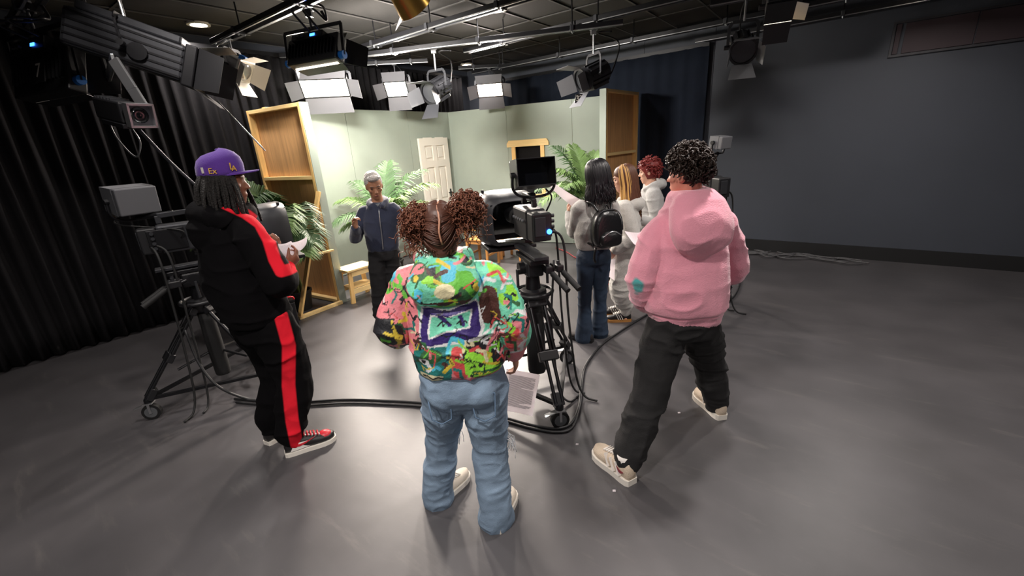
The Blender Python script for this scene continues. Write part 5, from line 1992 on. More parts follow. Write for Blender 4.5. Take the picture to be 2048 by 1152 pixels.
part('shirt_collar', MB().cyl(V((-1.305, 4.405, 1.29)) + f_ * .018, V((-1.305, 4.40, 1.330)) + f_ * .016, .058, .052, n=18), M_tee, PT)
mb = MB()
torso(mb, [(V((-1.335, 4.44, .74)), .135, .105, az), (V((-1.335, 4.44, .80)), .148, .112, az), (V((-1.335, 4.44, .88)), .140, .106, az)])
limb(mb, [pel.lerp(hR, .7), hR, kR, kR.lerp(aR, .5), aR + V((0, 0, .02))], [.090, .094, .082, .078, .076])
limb(mb, [pel.lerp(hL, .7), hL, kL, kL.lerp(aL, .5), aL + V((0, 0, .02))], [.090, .094, .082, .078, .076])
garment('trousers', mb, M_blkt, PT, 0.0095, 3, [dict(amp=.008, fr=(6, 6, 14), seed=75, amp2=.003)])
shoe(PT, (-1.49, 4.50), 166, .29, M_shb, M_rubber, hi=.08, laces=M_dark)
shoe(PT, (-1.355, 4.59), 160, .29, M_shb, M_rubber, hi=.08, laces=M_dark)
mb = MB()
scalp(mb, H, -.006, -.04, 1.02, .022)
mb.ell(H.p(0, .058, .098), (.062, .034, .026), H.rot())
me = remesh(mb, .007, 2)
wrinkle(me, .004, (30, 30, 30), 5)
shift_mesh(me, PT.location)
link('hair', me, M_ghair, PT)
face_bits(H, PT, M_lid, M_gbrow, M_lip)

# ---- girl with black hair and a small backpack
M_gsw = mat('heather grey sweatshirt', 'a3a09c', rough=.92, var=.08, vscale=60, bump=.3, bscale=160, sheen=.4)
M_dkj = mat('dark indigo denim', '26364a', rough=.8, var=.2, vscale=8, bump=.2, bscale=240)
M_bhair = mat('glossy black hair', '151217', rough=.38, spec=.5)
loc = V((.73, 3.66, 0))
az = -16
H = HeadFrame((.765, 3.66, 1.515), -40, -12, 0, .98)
shL, elL, wrL = V((.625, 3.67, 1.235)), V((.615, 3.80, 1.02)), at(1138, 428, 3.97)
shR, elR, wrR = V((.905, 3.70, 1.235)), V((.945, 3.77, 1.0)), V((.80, 3.97, 1.10))
hL, kL, aL = V((.675, 3.66, .80)), V((.665, 3.68, .45)), V((.655, 3.66, .08))
hR, kR, aR = V((.815, 3.68, .80)), V((.815, 3.71, .45)), V((.815, 3.74, .08))
pel, wst, chs, sho, nck = V((.745, 3.665, .87)), V((.752, 3.67, 1.02)), V((.76, 3.675, 1.15)), V((.765, 3.68, 1.25)), V((.765, 3.67, 1.335))
mb = body_base(pel, wst, chs, sho, nck, H, az, [(shR, elR, wrR), (shL, elL, wrL)], [(hR, kR, aR), (hL, kL, aL)], hw=.13)
hand(mb, wrL, (-.05, .25, .95), (.8, -.2, .2), (.2, -.8, .2), (35, 40, 30), .88)
hand(mb, wrR, (-.6, .5, .5), (-.3, -.2, .8), (-.3, .2, .8), (35, 40, 30), .88)
PB = person('girl with shoulder length black hair in grey sweatshirt and flared jeans', loc, mb, SKIN_L, 0.0065)
mb = MB()
torso(mb, [(V((.745, 3.665, .895)), .140, .112, az), (V((.748, 3.665, .94)), .158, .126, az), (wst, .162, .128, az), (chs, .160, .118, az), (V((.763, 3.68, 1.22)), .142, .098, az), (V((.765, 3.675, 1.285)), .095, .08, az), (V((.765, 3.67, 1.325)), .065, .065, az)])
limb(mb, [sho.lerp(shL, .6), shL, elL, elL.lerp(wrL, .55), wrL - (wrL - elL) * .02], [.068, .068, .068, .060, .040])
limb(mb, [sho.lerp(shR, .6), shR, elR, elR.lerp(wrR, .55), wrR], [.068, .068, .066, .058, .040])
garment('sweatshirt', mb, M_gsw, PB, 0.0085, 3, [dict(amp=.009, fr=(7, 7, 12), seed=81, amp2=.006)])
mb = MB()
torso(mb, [(V((.745, 3.665, .76)), .125, .10, az), (V((.745, 3.665, .82)), .138, .115, az), (V((.748, 3.668, .92)), .125, .10, az)])
limb(mb, [pel.lerp(hL, .7), hL, kL, kL.lerp(aL, .5), aL + V((0, 0, .04)), aL + V((0, 0, -.05))], [.082, .086, .062, .062, .078, .088])
limb(mb, [pel.lerp(hR, .7), hR, kR, kR.lerp(aR, .5), aR + V((0, 0, .04)), aR + V((0, 0, -.05))], [.082, .086, .062, .062, .078, .088])
garment('flared_jeans', mb, M_dkj, PB, 0.009, 3, [dict(amp=.005, fr=(6, 6, 14), seed=85)])
M_suede = mat('dark suede', '221d1c', rough=.8)
M_gum = mat('gum rubber', 'a8763f', rough=.6)
shoe(PB, (.72, 3.60), -52, .25, M_suede, M_rubber, hi=.065, stripes=M_whl)
shoe(PB, (.845, 3.70), -40, .25, M_suede, M_rubber, hi=.065, stripes=M_whl)
mb = MB()
scalp(mb, H, .004, -.06, 1.06)
hair_strands(mb, H, 230, .17, 4, r=.0065, wave=.016, face=58, rad=.106, waves=3.4)
part('hair', mb, M_bhair, PB)
sheet('script_page', 'long white page held up by the black haired girl', [at(1098, 372, 4.02), at(1108, 366, 4.10), at(1166, 402, 3.92), at(1150, 417, 3.84)], .012, lines=0)
# backpack
bf = -fdir(az)
c0 = V((.765, 3.66, 1.075)) + bf * .185
bp = thing('mini_backpack', 'small black leather backpack worn by the black haired girl', 'backpack', c0)
X_, Y_, D_ = basis(bf)
M_leath = mat('shiny black leather', '131315', rough=.32, bump=.12, bscale=60)


def pack_ring(y, w, h0, h1, n=24):
    out = []
    for k in range(n):
        a = 2 * math.pi * k / n
        ca, sa = math.cos(a), math.sin(a)
        ww = w * math.copysign(abs(ca) ** .7, ca)
        hh = (h1 if sa > 0 else h0) * math.copysign(abs(sa) ** (.95 if sa > 0 else .55), sa)
        out.append(X_ * ww + V((0, 0, 1)) * hh + bf * y)
    return out


MB().loft([pack_ring(-.055, .11, .12, .16), pack_ring(-.05, .125, .135, .175), pack_ring(.02, .13, .14, .18), pack_ring(.05, .118, .128, .165), pack_ring(.06, .09, .10, .13)]).build('pack_body', M_leath, bp, smooth=True)
o_ = V((0, 0, -.06))
MB().loft([[p + o_ for p in pack_ring(.045, .098, .06, .07)], [p + o_ for p in pack_ring(.085, .095, .058, .068)], [p + o_ for p in pack_ring(.10, .078, .045, .05)]]).build('front_pocket', M_leath, bp, smooth=True)
MB().tube(catmull([X_ * -.085 + bf * .095 + V((0, 0, -.03)), bf * .102 + V((0, 0, .012)), X_ * .085 + bf * .095 + V((0, 0, -.03))], 6), .0045, 6).build('pocket_zip', M_silver, bp, smooth=True)
MB().tube([p * 1.005 for p in pack_ring(.035, .131, .141, .181)][1:13], .004, 5).build('main_zip', M_dark, bp, smooth=True)
MB().tube(catmull([X_ * -.03 + V((0, 0, .16)), V((0, 0, .215)) + bf * -.01, X_ * .03 + V((0, 0, .16))], 6), .007, 6).build('carry_handle', M_leath, bp, smooth=True)
for s in (-1, 1):
    q = catmull([X_ * s * .06 + V((0, 0, .16)) - bf * .03, X_ * s * .09 + V((0, 0, .23)) - bf * .11, X_ * s * .10 + V((0, 0, .20)) - bf * .24, X_ * s * .13 + V((0, 0, .05)) - bf * .27, X_ * s * .14 + V((0, 0, -.08)) - bf * .17, X_ * s * .10 + V((0, 0, -.12)) - bf * .04], 6)
    MB().tube(q, .011, 6).build('shoulder_strap', M_leath, bp, smooth=True)
MB().tube(catmull([X_ * .10 + V((0, 0, -.13)), X_ * .115 + V((0, 0, -.22)), X_ * .10 + V((0, 0, -.26))], 4), .010, 6).build('loose_strap', M_leath, bp, smooth=True)

# ---- girl with long brown and blonde hair in a grey sweatsuit
M_lgs = mat('light grey fleece', 'b9b6b0', rough=.92, var=.06, vscale=50, bump=.3, bscale=150, sheen=.4)
M_brh = mat('brown hair', '5d3a2a', rough=.45)
M_blo = mat('blonde hair', 'd3a45e', rough=.45)
loc = V((1.11, 4.08, 0))
az = -62
H = HeadFrame((1.115, 4.085, 1.435), -72, -10, 0, .97)
shN, elN, wrN = V((1.09, 3.925, 1.165)), V((1.14, 3.88, .93)), V((1.0, 3.90, .80))
shF, elF, wrF = V((1.19, 4.20, 1.165)), V((1.17, 4.26, .95)), V((.98, 4.20, 1.0))
hN, kN, aN = V((1.085, 4.00, .74)), V((1.075, 3.99, .41)), V((1.15, 4.05, .08))
hF, kF, aF = V((1.15, 4.12, .74)), V((1.10, 4.14, .41)), V((1.14, 4.20, .08))
pel, wst, chs, sho, nck = V((1.12, 4.07, .80)), V((1.13, 4.07, .95)), V((1.14, 4.07, 1.07)), V((1.14, 4.07, 1.18)), V((1.13, 4.075, 1.26))
mb = body_base(pel, wst, chs, sho, nck, H, az, [(shN, elN, wrN), (shF, elF, wrF)], [(hN, kN, aN), (hF, kF, aF)], hw=.13)
hand(mb, wrN, (-.55, 0, -.8), (-.2, .9, .1), (-.7, -.2, .5), (25, 35, 30), .86)
hand(mb, wrF, (-.8, .1, .4), (0, -.8, .2), (-.2, 0, .8), (30, 35, 30), .86)
PG = person('girl with long brown and blonde hair in a light grey sweatsuit', loc, mb, SKIN_L, 0.0065)
mb = MB()
torso(mb, [(V((1.12, 4.07, .70)), .155, .125, az), (V((1.12, 4.07, .76)), .170, .14, az), (wst, .172, .142, az), (chs, .168, .132, az), (V((1.14, 4.07, 1.15)), .148, .108, az), (V((1.135, 4.07, 1.215)), .10, .085, az), (V((1.13, 4.075, 1.26)), .065, .065, az)])
limb(mb, [sho.lerp(shN, .6), shN, elN, elN.lerp(wrN, .6), wrN], [.074, .076, .074, .064, .042])
limb(mb, [sho.lerp(shF, .6), shF, elF, wrF], [.074, .074, .070, .042])
mb.ell((1.20, 4.04, 1.20), (.10, .10, .07))
garment('sweatshirt', mb, M_lgs, PG, 0.0095, 3, [dict(amp=.009, fr=(6, 6, 11), seed=91, amp2=.006)])
mb = MB()
torso(mb, [(V((1.12, 4.065, .66)), .125, .12, az), (V((1.12, 4.065, .74)), .140, .13, az), (V((1.12, 4.07, .84)), .13, .12, az)])
limb(mb, [pel.lerp(hN, .7), hN, kN, kN.lerp(aN, .5), aN + V((0, 0, .09)), aN + V((0, 0, .01))], [.095, .098, .086, .076, .066, .046])
limb(mb, [pel.lerp(hF, .7), hF, kF, kF.lerp(aF, .5), aF + V((0, 0, .09)), aF + V((0, 0, .01))], [.095, .098, .086, .076, .066, .046])
garment('sweatpants', mb, M_lgs, PG, 0.0095, 3, [dict(amp=.012, fr=(6, 6, 15), seed=95, amp2=.004)])
shoe(PG, (1.205, 4.04), -82, .25, M_shb, M_gum, hi=.075, stripes=M_whl, laces=M_whl)
shoe(PG, (1.19, 4.19), -78, .25, M_shb, M_gum, hi=.075, stripes=M_whl, laces=M_whl)
mb = MB()
scalp(mb, H, .004, -.05, 1.03)
hair_strands(mb, H, 200, .33, 6, r=.006, wave=.010, face=66, rad=.102, back=.02, spread=1.0, waves=2.4, two=lambda th, q: (2.5 < th % 6.283 < 3.5 and q.random() < .55) or q.random() < .05)
part('hair', mb, [M_brh, M_blo], PG)
face_bits(H, PG, M_lid, M_brh, M_lip, False)
sheet('script_page', 'white page hanging behind the small black backpack', [at(1209, 522, 3.80), at(1231, 518, 3.86), at(1229, 561, 3.84), at(1211, 548, 3.78)], .006)

# ---- person with short red hair behind
M_redh = mat('dark red hair', '7d2a28', rough=.5, spec=.4)
M_hood2 = mat('pale grey hooded fleece', 'b3b2b0', rough=.92, var=.06, vscale=50, bump=.3, bscale=150, sheen=.4)
loc = V((1.52, 4.63, 0))
az = -58
H = HeadFrame((1.525, 4.615, 1.445), -68, -8, 0, 1.0)
shN, elN, wrN = V((1.53, 4.46, 1.20)), V((1.56, 4.42, .95)), V((1.36, 4.45, .98))
shF, elF, wrF = V((1.63, 4.76, 1.20)), V((1.60, 4.82, .95)), V((1.38, 4.72, .98))
hN, kN, aN = V((1.51, 4.55, .78)), V((1.50, 4.54, .42)), V((1.47, 4.53, .09))
hF, kF, aF = V((1.58, 4.68, .78)), V((1.55, 4.70, .42)), V((1.56, 4.72, .09))
pel, wst, chs, sho, nck = V((1.545, 4.62, .85)), V((1.555, 4.62, 1.0)), V((1.56, 4.62, 1.12)), V((1.56, 4.62, 1.22)), V((1.545, 4.615, 1.30))
mb = body_base(pel, wst, chs, sho, nck, H, az, [(shN, elN, wrN), (shF, elF, wrF)], [(hN, kN, aN), (hF, kF, aF)], hw=.135)
hand(mb, wrN, (-.8, .2, .2), (0, .8, .2), (-.1, 0, .9), (30, 35, 30), .9)
hand(mb, wrF, (-.8, -.1, .2), (0, -.8, .2), (-.1, 0, .9), (30, 35, 30), .9)
PR = person('person with short red hair in a pale grey hooded sweatshirt', loc, mb, SKIN_L, 0.007)
mb = MB()
torso(mb, [(V((1.55, 4.62, .78)), .150, .125, az), (V((1.55, 4.62, .84)), .165, .14, az), (wst, .168, .14, az), (chs, .168, .13, az), (V((1.56, 4.62, 1.195)), .150, .108, az), (V((1.555, 4.62, 1.26)), .10, .085, az), (V((1.545, 4.615, 1.30)), .068, .068, az)])
limb(mb, [sho.lerp(shN, .6), shN, elN, wrN], [.074, .076, .072, .042])
limb(mb, [sho.lerp(shF, .6), shF, elF, wrF], [.074, .076, .072, .042])
limb(mb, [V((1.48, 4.55, 1.27)), V((1.55, 4.51, 1.30)), V((1.63, 4.55, 1.31)), V((1.66, 4.63, 1.31)), V((1.63, 4.70, 1.31)), V((1.55, 4.72, 1.29))], [.03, .042, .05, .055, .05, .04], 10)
garment('hooded_sweatshirt', mb, M_hood2, PR, 0.0095, 3, [dict(amp=.008, fr=(6, 6, 11), seed=101, amp2=.006)])
mb = MB()
torso(mb, [(V((1.545, 4.62, .72)), .125, .11, az), (V((1.545, 4.62, .80)), .138, .118, az), (V((1.55, 4.62, .88)), .13, .11, az)])
limb(mb, [pel.lerp(hN, .7), hN, kN, aN + V((0, 0, .02))], [.09, .094, .084, .078])
limb(mb, [pel.lerp(hF, .7), hF, kF, aF + V((0, 0, .02))], [.09, .094, .084, .078])
garment('trousers', mb, M_blkt, PR, 0.010, 3, [dict(amp=.008, fr=(6, 6, 14), seed=105)])
M_chk = mat('checked canvas', 'd9d6d2', rough=.7)
_nt = M_chk.node_tree
_ck = _nt.nodes.new('ShaderNodeTexChecker')
_ck.inputs['Scale'].default_value = 46
_ck.inputs[1].default_value = (.7, .68, .66, 1)
_ck.inputs[2].default_value = (.01, .01, .01, 1)
_tc = _nt.nodes.new('ShaderNodeTexCoord')
_nt.links.new(_tc.outputs['Object'], _ck.inputs[0])
_nt.links.new(_ck.outputs[0], _nt.nodes['Principled BSDF'].inputs['Base Color'])
shoe(PR, (1.50, 4.50), -60, .26, M_chk, M_shw, hi=.07, laces=M_shw)
shoe(PR, (1.61, 4.70), -55, .26, M_chk, M_shw, hi=.07, laces=M_shw)
mb = MB()
scalp(mb, H, .008, -.07, 1.05)
curls(mb, H.p(0, -.012, .035), .100, 260, 71, r=.0048, turns=.8, cr=.010, length=.045, inner=.90, sides=4, hemi=lambda d: (d.z > -.2 and not (d.dot(H.F) > .6 and d.z < .25)) or (d.dot(H.F) < -.2 and d.z > -.85))
part('hair', mb, M_redh, PR)
face_bits(H, PR, M_lid, M_redh, M_lip, False)
mb = MB()
for e in (-1, 1):
    mb.tube([H.p(e * .034 + .026 * math.cos(t), .075 + .012 * math.sin(t), .098 + .02 * math.sin(t)) for t in np.linspace(0, 6.28, 14)], .003, 5)
    mb.tube([H.p(e * .060, .07, .098), H.p(e * .088, .0, .075)], .0025, 5)
part('eyeglasses', mb, M_silver, PR)
# ------------------------------------------------------------------ studio cameras
def caster(t, p, az, parent_name='caster'):
    p = V(p)
    x = rdir(az)
    w = MB().cyl(p + x * -.016 + V((0, 0, .062)), p + x * .016 + V((0, 0, .062)), .062, n=22).build('caster_wheel', M_rubber, t, auto=40)
    MB().cyl(p + x * -.019 + V((0, 0, .062)), p + x * .019 + V((0, 0, .062)), .042, n=18).build('hub_disc', mat('grey wheel hub', '5b5d60', rough=.5), w, auto=40)
    MB().cyl(p + x * -.022 + V((0, 0, .062)), p + x * .022 + V((0, 0, .062)), .008, n=8).build('axle', M_silver, w)
    mb = MB()
    for s in (-1, 1):
        mb.bar(p + x * s * .024 + V((0, 0, .055)), p + x * s * .024 + V((0, 0, .135)), .016, .005, up=x)
    mb.box(p + V((0, 0, .137)), (.06, .06, .008), Matrix((x, fdir(az), V((0, 0, 1)))).transposed())
    mb.build('caster_fork', M_silver, t)
    MB().bar(p - fdir(az) * .02 + V((0, 0, .13)), p - fdir(az) * .10 + V((0, 0, .105)), .035, .006).build('brake_lever', M_silver, t)
    return w


def studio_camera(c, feet, az, label, z_top=.80, body_z=1.28, vf=(0, 0, 1.62), vf_az=0.0, vf_col=None, hood=True, bag=True, tally=False, full=True, caster_az=20, body_col=None, handles=True, handgrip=False, vfs=1.0):
    c = V((c[0], c[1], 0))
    t = thing('studio_camera', label, 'video camera', c)
    L = lambda p: V(p) - c
    top = V((0, 0, z_top))
    f, x, u = fdir(az), rdir(az), V((0, 0, 1))
    rot = Matrix((x, f, u)).transposed()
    body_col = body_col or M_black
    # tripod legs in two telescoping stages, dolly bars, casters
    for k, ft in enumerate(feet):
        p = L((ft[0], ft[1], .155))
        d = (p - top)
        out = V((p.x, p.y, 0)).normalized()
        s0 = top + out * .07 + V((0, 0, -.05))
        sd = out.cross(u)
        mid = s0.lerp(p, .52)
        for e in (-.05, .05):
            MB().cyl(s0 + sd * e, mid.lerp(p, .10) + sd * e, .014, n=10).build('upper_leg_tube', M_blackm, t, auto=40)
        for e in (-.024, .024):
            MB().cyl(s0.lerp(p, .22) + sd * e, p + u * .03 + sd * e, .012, n=10).build('lower_leg_tube', M_blackm, t, auto=40)
        MB().bar(mid - d * .03, mid + d * .05, .135, .045, up=out).build('leg_clamp', M_black, t, bevel=.005)
        MB().bar(s0 - d * .02, s0 + d * .05, .135, .05, up=out).build('leg_joint', M_black, t, bevel=.005)
        MB().bar(p + d * -.12, p + d * -.01, .075, .045, up=out).build('leg_foot', M_black, t, bevel=.005)
        MB().lathe([(0, .026), (.03, .026), (.045, .016)], p - u * .018, u, 14).build('foot_socket', M_blackm, t, auto=40)
        caster(t, L((ft[0], ft[1], 0)), caster_az + 25 * k)
    q = [L((ft[0], ft[1], .17)) for ft in feet]
    for k in range(3):
        MB().bar(q[k], q[(k + 1) % 3], .028, .022).build('dolly_bar', M_blackm, t)
        m_ = V((0, 0, z_top * .48))
        MB().cyl(m_, (q[k] * .55 + top * .0 + V((0, 0, .45 * (q[k].z + z_top) * .5))), .010, n=8).build('spreader_arm', M_blackm, t)
    MB().cyl((0, 0, .30), (0, 0, z_top), .03, n=14).build('centre_column', M_blackm, t, auto=40)
    if bag:
        mb = MB()
        torso(mb, [(V((0, 0, .16)), .060, .050, az), (V((0, 0, .20)), .066, .056, az), (V((0, 0, .45)), .068, .058, az), (V((0, 0, .70)), .062, .052, az)], 18, 4)
        mb.build('weight_bag', M_rubber, t, smooth=True)
    MB().lathe([(-.09, .05), (-.05, .088), (.0, .095), (.02, .09), (.03, .07)], top, u, 20).build('bowl', M_black, t, auto=40)
    ring = [top + u * .005 + (x * math.cos(a) + f * math.sin(a)) * .135 for a in np.linspace(0, 2 * math.pi, 33)[:-1]]
    MB().tube(ring, .014, 8, closed=True).build('steering_ring', M_black, t, smooth=True)
    for k in range(3):
        a = k * 2.1 + .4
        e = x * math.cos(a) + f * math.sin(a)
        MB().cyl(top + e * .06, top + e * .128, .008, n=8).build('ring_spoke', M_black, t)
    # fluid head
    MB().cyl(top + u * .02, top + u * .14, .055, .045, n=18).build('pan_base', M_blackm, t, auto=40)
    MB().box(top + u * .185, (.12, .16, .11), rot).build('fluid_head', M_black, t, bevel=.015)
    for s in (-1, 1):
        MB().cyl(top + u * .185 + x * s * .055, top + u * .185 + x * s * .10, .042, n=16).build('tilt_drum', M_blackm, t, auto=40)
        MB().cyl(top + u * .05 + x * s * .11, top + u * .18 + x * s * .11, .010, n=8).build('lock_rod', M_dark, t)
    MB().box(top + u * .255, (.13, .34, .03), rot).build('head_plate', M_blackm, t, bevel=.005)
    MB().box(top + u * .29 + f * .02, (.10, .46, .022), rot).build('slide_plate', M_dark, t, bevel=.003)
    for k_, s in enumerate((1, .35) if handles else ()):
        a = top + u * .20 + x * s * .12 - f * .05
        b = a - f * .13 - u * .03 + x * .04
        e = b - f * .15 - u * .08 + x * .045
        MB().cyl(a, b, .012, n=10).build('pan_bar', M_blackm, t, auto=40)
        MB().cyl(b, e, .020, n=12).build('pan_grip', M_rubber, t, auto=40)
        MB().box(a.lerp(b, .6) + u * .012, (.05, .09, .05), rot).build('zoom_demand', M_black, t, bevel=.008)
        MB().cyl(a.lerp(b, .6) + u * .03, a.lerp(b, .6) + u * .06, .012, n=8).build('thumb_knob', M_dark, t)
    # camera body
    bc = V((0, 0, body_z))
    MB().box(bc + f * .02, (.135, .30, .20), rot).build('camera_body', body_col, t, bevel=.014)
    MB().box(bc - f * .185, (.125, .11, .18), rot).build('battery_pack', M_black, t, bevel=.01)
    MB().box(bc - f * .244 + u * .005 - x * .012, (.07, .008, .12), rot).build('rear_plate', M_dark, t, bevel=.003)
    MB().box(bc + x * .075 - f * .08, (.02, .22, .15), rot).build('side_panel', M_blackm, t, bevel=.004)
    for i in range(4):
        MB().cyl(bc + x * .085 - f * .16 + u * (.055 - .035 * i), bc + x * .11 - f * .16 + u * (.055 - .035 * i), .012, n=10).build('socket', M_dark, t)
    for i in range(5):
        MB().cyl(bc - x * .07 + f * (.12 - .05 * i) + u * .03, bc - x * .082 + f * (.12 - .05 * i) + u * .03, .009, n=8).build('dial', M_grey, t)
    mb = MB()
    for a_, b_ in (((-.10, .11), (-.10, .165)), ((-.10, .165), (.10, .175)), ((.10, .175), (.12, .11))):
        mb.bar(bc + f * a_[0] + u * a_[1], bc + f * b_[0] + u * b_[1], .035, .028, up=x)
    mb.build('carry_handle', body_col, t, bevel=.004)
    MB().lathe([(.17, .058), (.22, .060), (.23, .052), (.34, .055), (.36, .066), (.42, .068)], bc, f, 20).build('lens', M_blackm, t, auto=40)
    MB().lathe([(.25, .056), (.25, .062), (.30, .062), (.30, .056)], bc, f, 24, cap=False).build('lens_gear', M_rubber, t, auto=40)
    if tally:
        MB().cyl(bc - f * .242 + x * .045 - u * .03, bc - f * .250 + x * .045 - u * .03, .016, n=14).build('indicator_light', M_ledge, t)
    # viewfinder: hooded monitor on a bracket
    v = L((vf[0], vf[1], vf[2]))
    vfw, vx = fdir(vf_az, -6), rdir(vf_az)
    vu = vx.cross(vfw)
    vr = Matrix((vx, vfw, vu)).transposed()
    W_, H_, D_ = .255 * vfs, .19 * vfs, .15 * vfs
    hb = MB()
    hb.add([v + vx * a * W_ / 2 + vfw * b * D_ / 2 + vu * (c_ * H_ / 2 + (0 if b > 0 else (.0 if c_ > 0 else .02))) for b in (1, -1) for a, c_ in ((-1, -1), (1, -1), (1, 1), (-1, 1))],
           [(3, 2, 1, 0), (0, 1, 5, 4), (1, 2, 6, 5), (2, 3, 7, 6), (3, 0, 4, 7)])
    ho = hb.build('viewfinder_hood', vf_col or M_black, t)
    sol = ho.modifiers.new('thick', 'SOLIDIFY')
    sol.thickness = .006
    MB().box(v + vfw * (D_ / 2 + .02), (W_ * .98, .045, H_ * .98), vr).build('viewfinder_back', vf_col or M_black, t, bevel=.008)
    MB().box(v + vfw * (D_ / 2 - .012), (W_ * .90, .006, H_ * .88), vr).build('viewfinder_screen', M_glass, t)
    MB().cyl(v - vx * (W_ / 2 + .025), v - vx * W_ / 2, .018, n=10).cyl(v + vx * (W_ / 2 + .025), v + vx * W_ / 2, .018, n=10).build('viewfinder_knob', M_black, t)
    yk = catmull([v - vx * (W_ / 2 + .012), v - vx * (W_ / 2 + .012) - u * .09, v - vx * W_ * .30 - u * (H_ / 2 + .045), v + vx * W_ * .30 - u * (H_ / 2 + .045), v + vx * (W_ / 2 + .012) - u * .09, v + vx * (W_ / 2 + .012)], 5)
    MB().tube(yk, .009, 8).build('viewfinder_yoke', M_blackm, t, smooth=True)
    MB().cyl(v - u * (H_ / 2 + .04), bc + f * .0 + u * .175, .018, n=10).build('viewfinder_post', M_blackm, t)
    if hood:
        # teleprompter: tapered box open toward the camera
        hc = bc + f * .50 + u * (-.055)
        def rr_(y, w, h, dz=0):
            return [hc + f * y - x * w + u * (dz - h), hc + f * y + x * w + u * (dz - h), hc + f * y + x * w + u * (dz + h), hc + f * y - x * w + u * (dz + h)]
        rg = []
        for y, w, h, dz in ((-.16, .175, .155, 0), (.02, .225, .20, 0), (.20, .235, .21, .0)):
            ring_ = []
            for k in range(24):
                a = 2 * math.pi * k / 24
                ca, sa = math.cos(a), math.sin(a)
                ring_.append(hc + f * y + x * w * math.copysign(abs(ca) ** .45, ca) + u * h * math.copysign(abs(sa) ** .45, sa))
            rg.append(ring_)
        hm = MB().loft(rg, cap=False).build('prompter_hood', mat('satin black hood', '2c2d31', rough=.5), t, auto=50)
        so = hm.modifiers.new('thick', 'SOLIDIFY')
        so.thickness = .010
        MB().box(hc + f * .02, (.36, .006, .42), rot @ Matrix.Rotation(R(48), 3, 'X')).build('prompter_glass', M_glass, t)
        MB().box(hc + f * .195, (.42, .006, .38), rot).build('prompter_front', M_black, t)
        MB().box(hc + f * .12 - u * .225, (.40, .30, .03), rot).build('prompter_monitor', M_black, t, bevel=.006)
        for s in (-1, 1):
            MB().cyl(hc + f * .16 + x * s * .17 + u * .205, hc + f * .16 + x * s * .17 + u * .23, .012, n=8).build('corner_knob', M_black, t)
        MB().bar(bc - u * .14 + f * .05, hc - u * .19 + f * .1, .05, .02).build('prompter_rail', M_blackm, t)
        q = bc * 0 + hc + f * .02
        sd_ = x if handgrip else -x
        mk = MB().box(hc + sd_ * .232 - f * .0 + u * .0, (.004, .02, .045), rot).box(hc + sd_ * .232 + u * .0, (.004, .045, .02), rot)
        mk.build('hood_mark', M_grey, t)
    # cables
    for k, (a0, bb) in enumerate(((x * .09 - f * .16, x * .15 - f * .10), (x * .02 - f * .2, x * .17 - f * .16))):
        pts = catmull([bc + a0 - u * .02, bc + bb - u * .12, bc * .55 + bb * 1.1, V((0, 0, z_top * .55)) + bb * 1.2, V((0, 0, .16)) + bb * 1.35, V((0, 0, .03)) + bb * 1.6, V((0, 0, .011)) + bb * 2.0], 7)
        MB().tube(pts, .008, 6).build('camera_cable', M_rubber, t, smooth=True)
    MB().tube(catmull([v - u * .1 + vx * .08, v - u * .16 + vx * .12, bc + x * .12 + u * .06, bc + x * .09], 6), .006, 6).build('viewfinder_cable', M_rubber, t, smooth=True)
    return t


CC = (.15, 2.86)
studio_camera(CC, [(.26, 2.385), (.43, 3.24), (-.38, 2.98)], -15, 'black studio camera with teleprompter in the centre of the room', .80, 1.30,
              vf=(.185, 2.83, 1.615), vf_az=-14, tally=True, caster_az=80)
CL = (-2.44, 3.18)
studio_camera(CL, [(-2.78, 2.81), (-1.98, 3.12), (-2.50, 3.72)], 52, 'black studio camera behind the man in the tracksuit', .80, 1.31,
              vf=(-2.70, 3.16, 1.60), vf_az=118, vf_col=mat('mid grey plastic', '5a5b5f', rough=.5), caster_az=75, body_col=M_dark, handgrip=True)
studio_camera((1.97, 4.22), [(2.38, 4.38), (1.80, 4.62), (1.75, 3.85)], -14, 'studio camera mostly hidden behind the pink sweatshirt', .80, 1.30,
              vf=(2.085, 4.30, 1.70), vf_az=150, vf_col=M_grey, caster_az=10, hood=False, handles=False, vfs=.62)

# ------------------------------------------------------------------ cables, boxes and small things on the floor
def cable(name, label, pts, r, m, group=None, n=8):
    c = V(pts[0])
    t = MB().tube([V(p) - c for p in catmull(pts, n)], r, 7).build(name, m, None, smooth=True)
    t.location = c
    return tag(t, label, 'cable', group)


def fl(u, v, z=.012):
    p = gnd(u, v)
    return (p.x, p.y, z)


M_cab = mat('black cable sheath', '1f1f21', rough=.5)
base = [(470, 800), (540, 806), (600, 807), (690, 802), (770, 804), (850, 809), (940, 820), (1010, 838), (1060, 852), (1110, 860), (1142, 850), (1158, 815), (1162, 770), (1170, 735), (1200, 695), (1240, 665), (1280, 640), (1330, 610)]
cable('floor_cable', 'thick black camera cable snaking across the floor to the dolly', [fl(*p) for p in base], .010, M_cab)
cable('floor_cable', 'second black cable running beside the thick camera cable', [fl(p[0] + 3, p[1] + 7 - (10 if p[0] > 1150 else 0), .011) for p in base], .009, M_cab)
cable('camera_lead', 'black lead drooping from the left camera to the floor', [at(370, 660, 3.0), at(400, 730, 2.95), at(440, 775, 2.93)] + [fl(500, 801), fl(560, 805)], .010, M_cab)
cable('camera_lead', 'black lead hanging beside the near leg of the centre dolly', [at(1108, 520, 2.75), at(1103, 640, 2.75), at(1112, 740, 2.7), at(1120, 785, 2.68)] + [fl(1140, 806), fl(1160, 790)], .008, M_cab)
rr = random.Random(2)
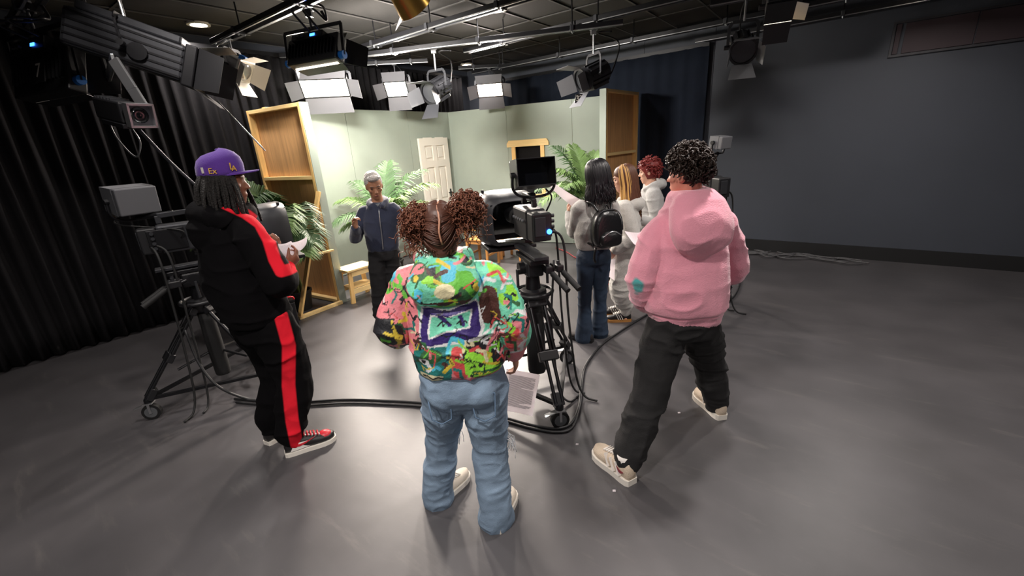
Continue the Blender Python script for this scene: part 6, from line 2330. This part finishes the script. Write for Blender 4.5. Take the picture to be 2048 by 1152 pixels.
for k in range(7):
    pts = []
    for i in range(9):
        u = 1470 + 33 * i * (0.75 + .05 * k) + rr.uniform(-10, 10)
        pts.append(fl(u, 497 + i * 2.6 + k * 2.2 + rr.uniform(-4, 5), .010 + .004 * k))
    cable('wall_cable', 'grey cable in the tangle lying along the black wall', pts, .009, mat('dull grey cable', '4a494b', rough=.6), 'cables along the wall')
cable('floor_cable', 'thin cable curving down beside the pink sweatshirt', [fl(1478, 505), fl(1482, 540), fl(1478, 575), fl(1462, 600), fl(1440, 603)], .009, M_cab)
cable('red_cable', 'coil of red cable on the floor between the two girls', [fl(1206 + 22 * math.cos(a) + 3 * a, 562 + 9 * math.sin(a), .012 + .004 * a) for a in np.linspace(0, 14, 30)], .010, M_red, n=3)
cable('red_cable', 'thin red cable on the floor right of the centre camera', [fl(1112, 497), fl(1128, 503), fl(1138, 508), fl(1150, 516), fl(1165, 520)], .010, mat('dull red cable', '8d3b3e', rough=.6))
# black equipment box with red handle beside the brace
t = thing('equipment_box', 'black equipment box with red handle below the palm', 'box', (-2.60, 4.42, 0), R(36))
MB().box((0, 0, .17), (.34, .26, .30)).build('box_body', M_black, t, bevel=.012)
MB().box((0, 0, .335), (.35, .27, .03)).build('box_lid', M_blackm, t, bevel=.008)
MB().tube(catmull([(.05, -.13, .355), (.07, -.15, .39), (.15, -.15, .39), (.17, -.13, .355)], 5), .010, 6).build('handle', M_red, t, smooth=True)
for x_ in (-.13, .13):
    MB().box((x_, -.10, .01), (.04, .04, .02)).box((x_, .10, .01), (.04, .04, .02)).build('rubber_foot', M_rubber, t)
# timber platform edge seen behind the girls
t = thing('timber_platform', 'low pine timber platform behind the grey sweatpants', 'platform', (1.45, 5.25, 0), R(-36))
for y_ in (-.18, 0, .18):
    MB().box((0, y_, .17), (.9, .17, .03)).build('deck_board', M_pinex, t, bevel=.003)
for x_ in (-.42, .42):
    MB().box((x_, 0, .0775), (.04, .5, .155)).build('bearer', M_pine, t)
# scraps of tape on the floor
for k, (u, v, lb) in enumerate(((372, 843, 'tiny white scrap on the floor below the left camera'), (1358, 826, 'tiny white scrap on the floor between the pink hoodie man\'s feet'), (1228, 982, 'tiny white scrap on the floor near the tan sneaker'), (1154, 889, 'tiny white scrap on the floor below the dolly wheel'))):
    p = gnd(u, v)
    o = MB().prism([(-.009, -.005), (.008, -.007), (.010, .006), (-.006, .007)], (0, 0, 0), (1, 0, 0), (0, 1, 0), .003).build('paper_scrap', M_paper)
    o.location = (p.x, p.y, .0005)
    tag(o, lb, 'scrap', 'scraps on the studio floor')
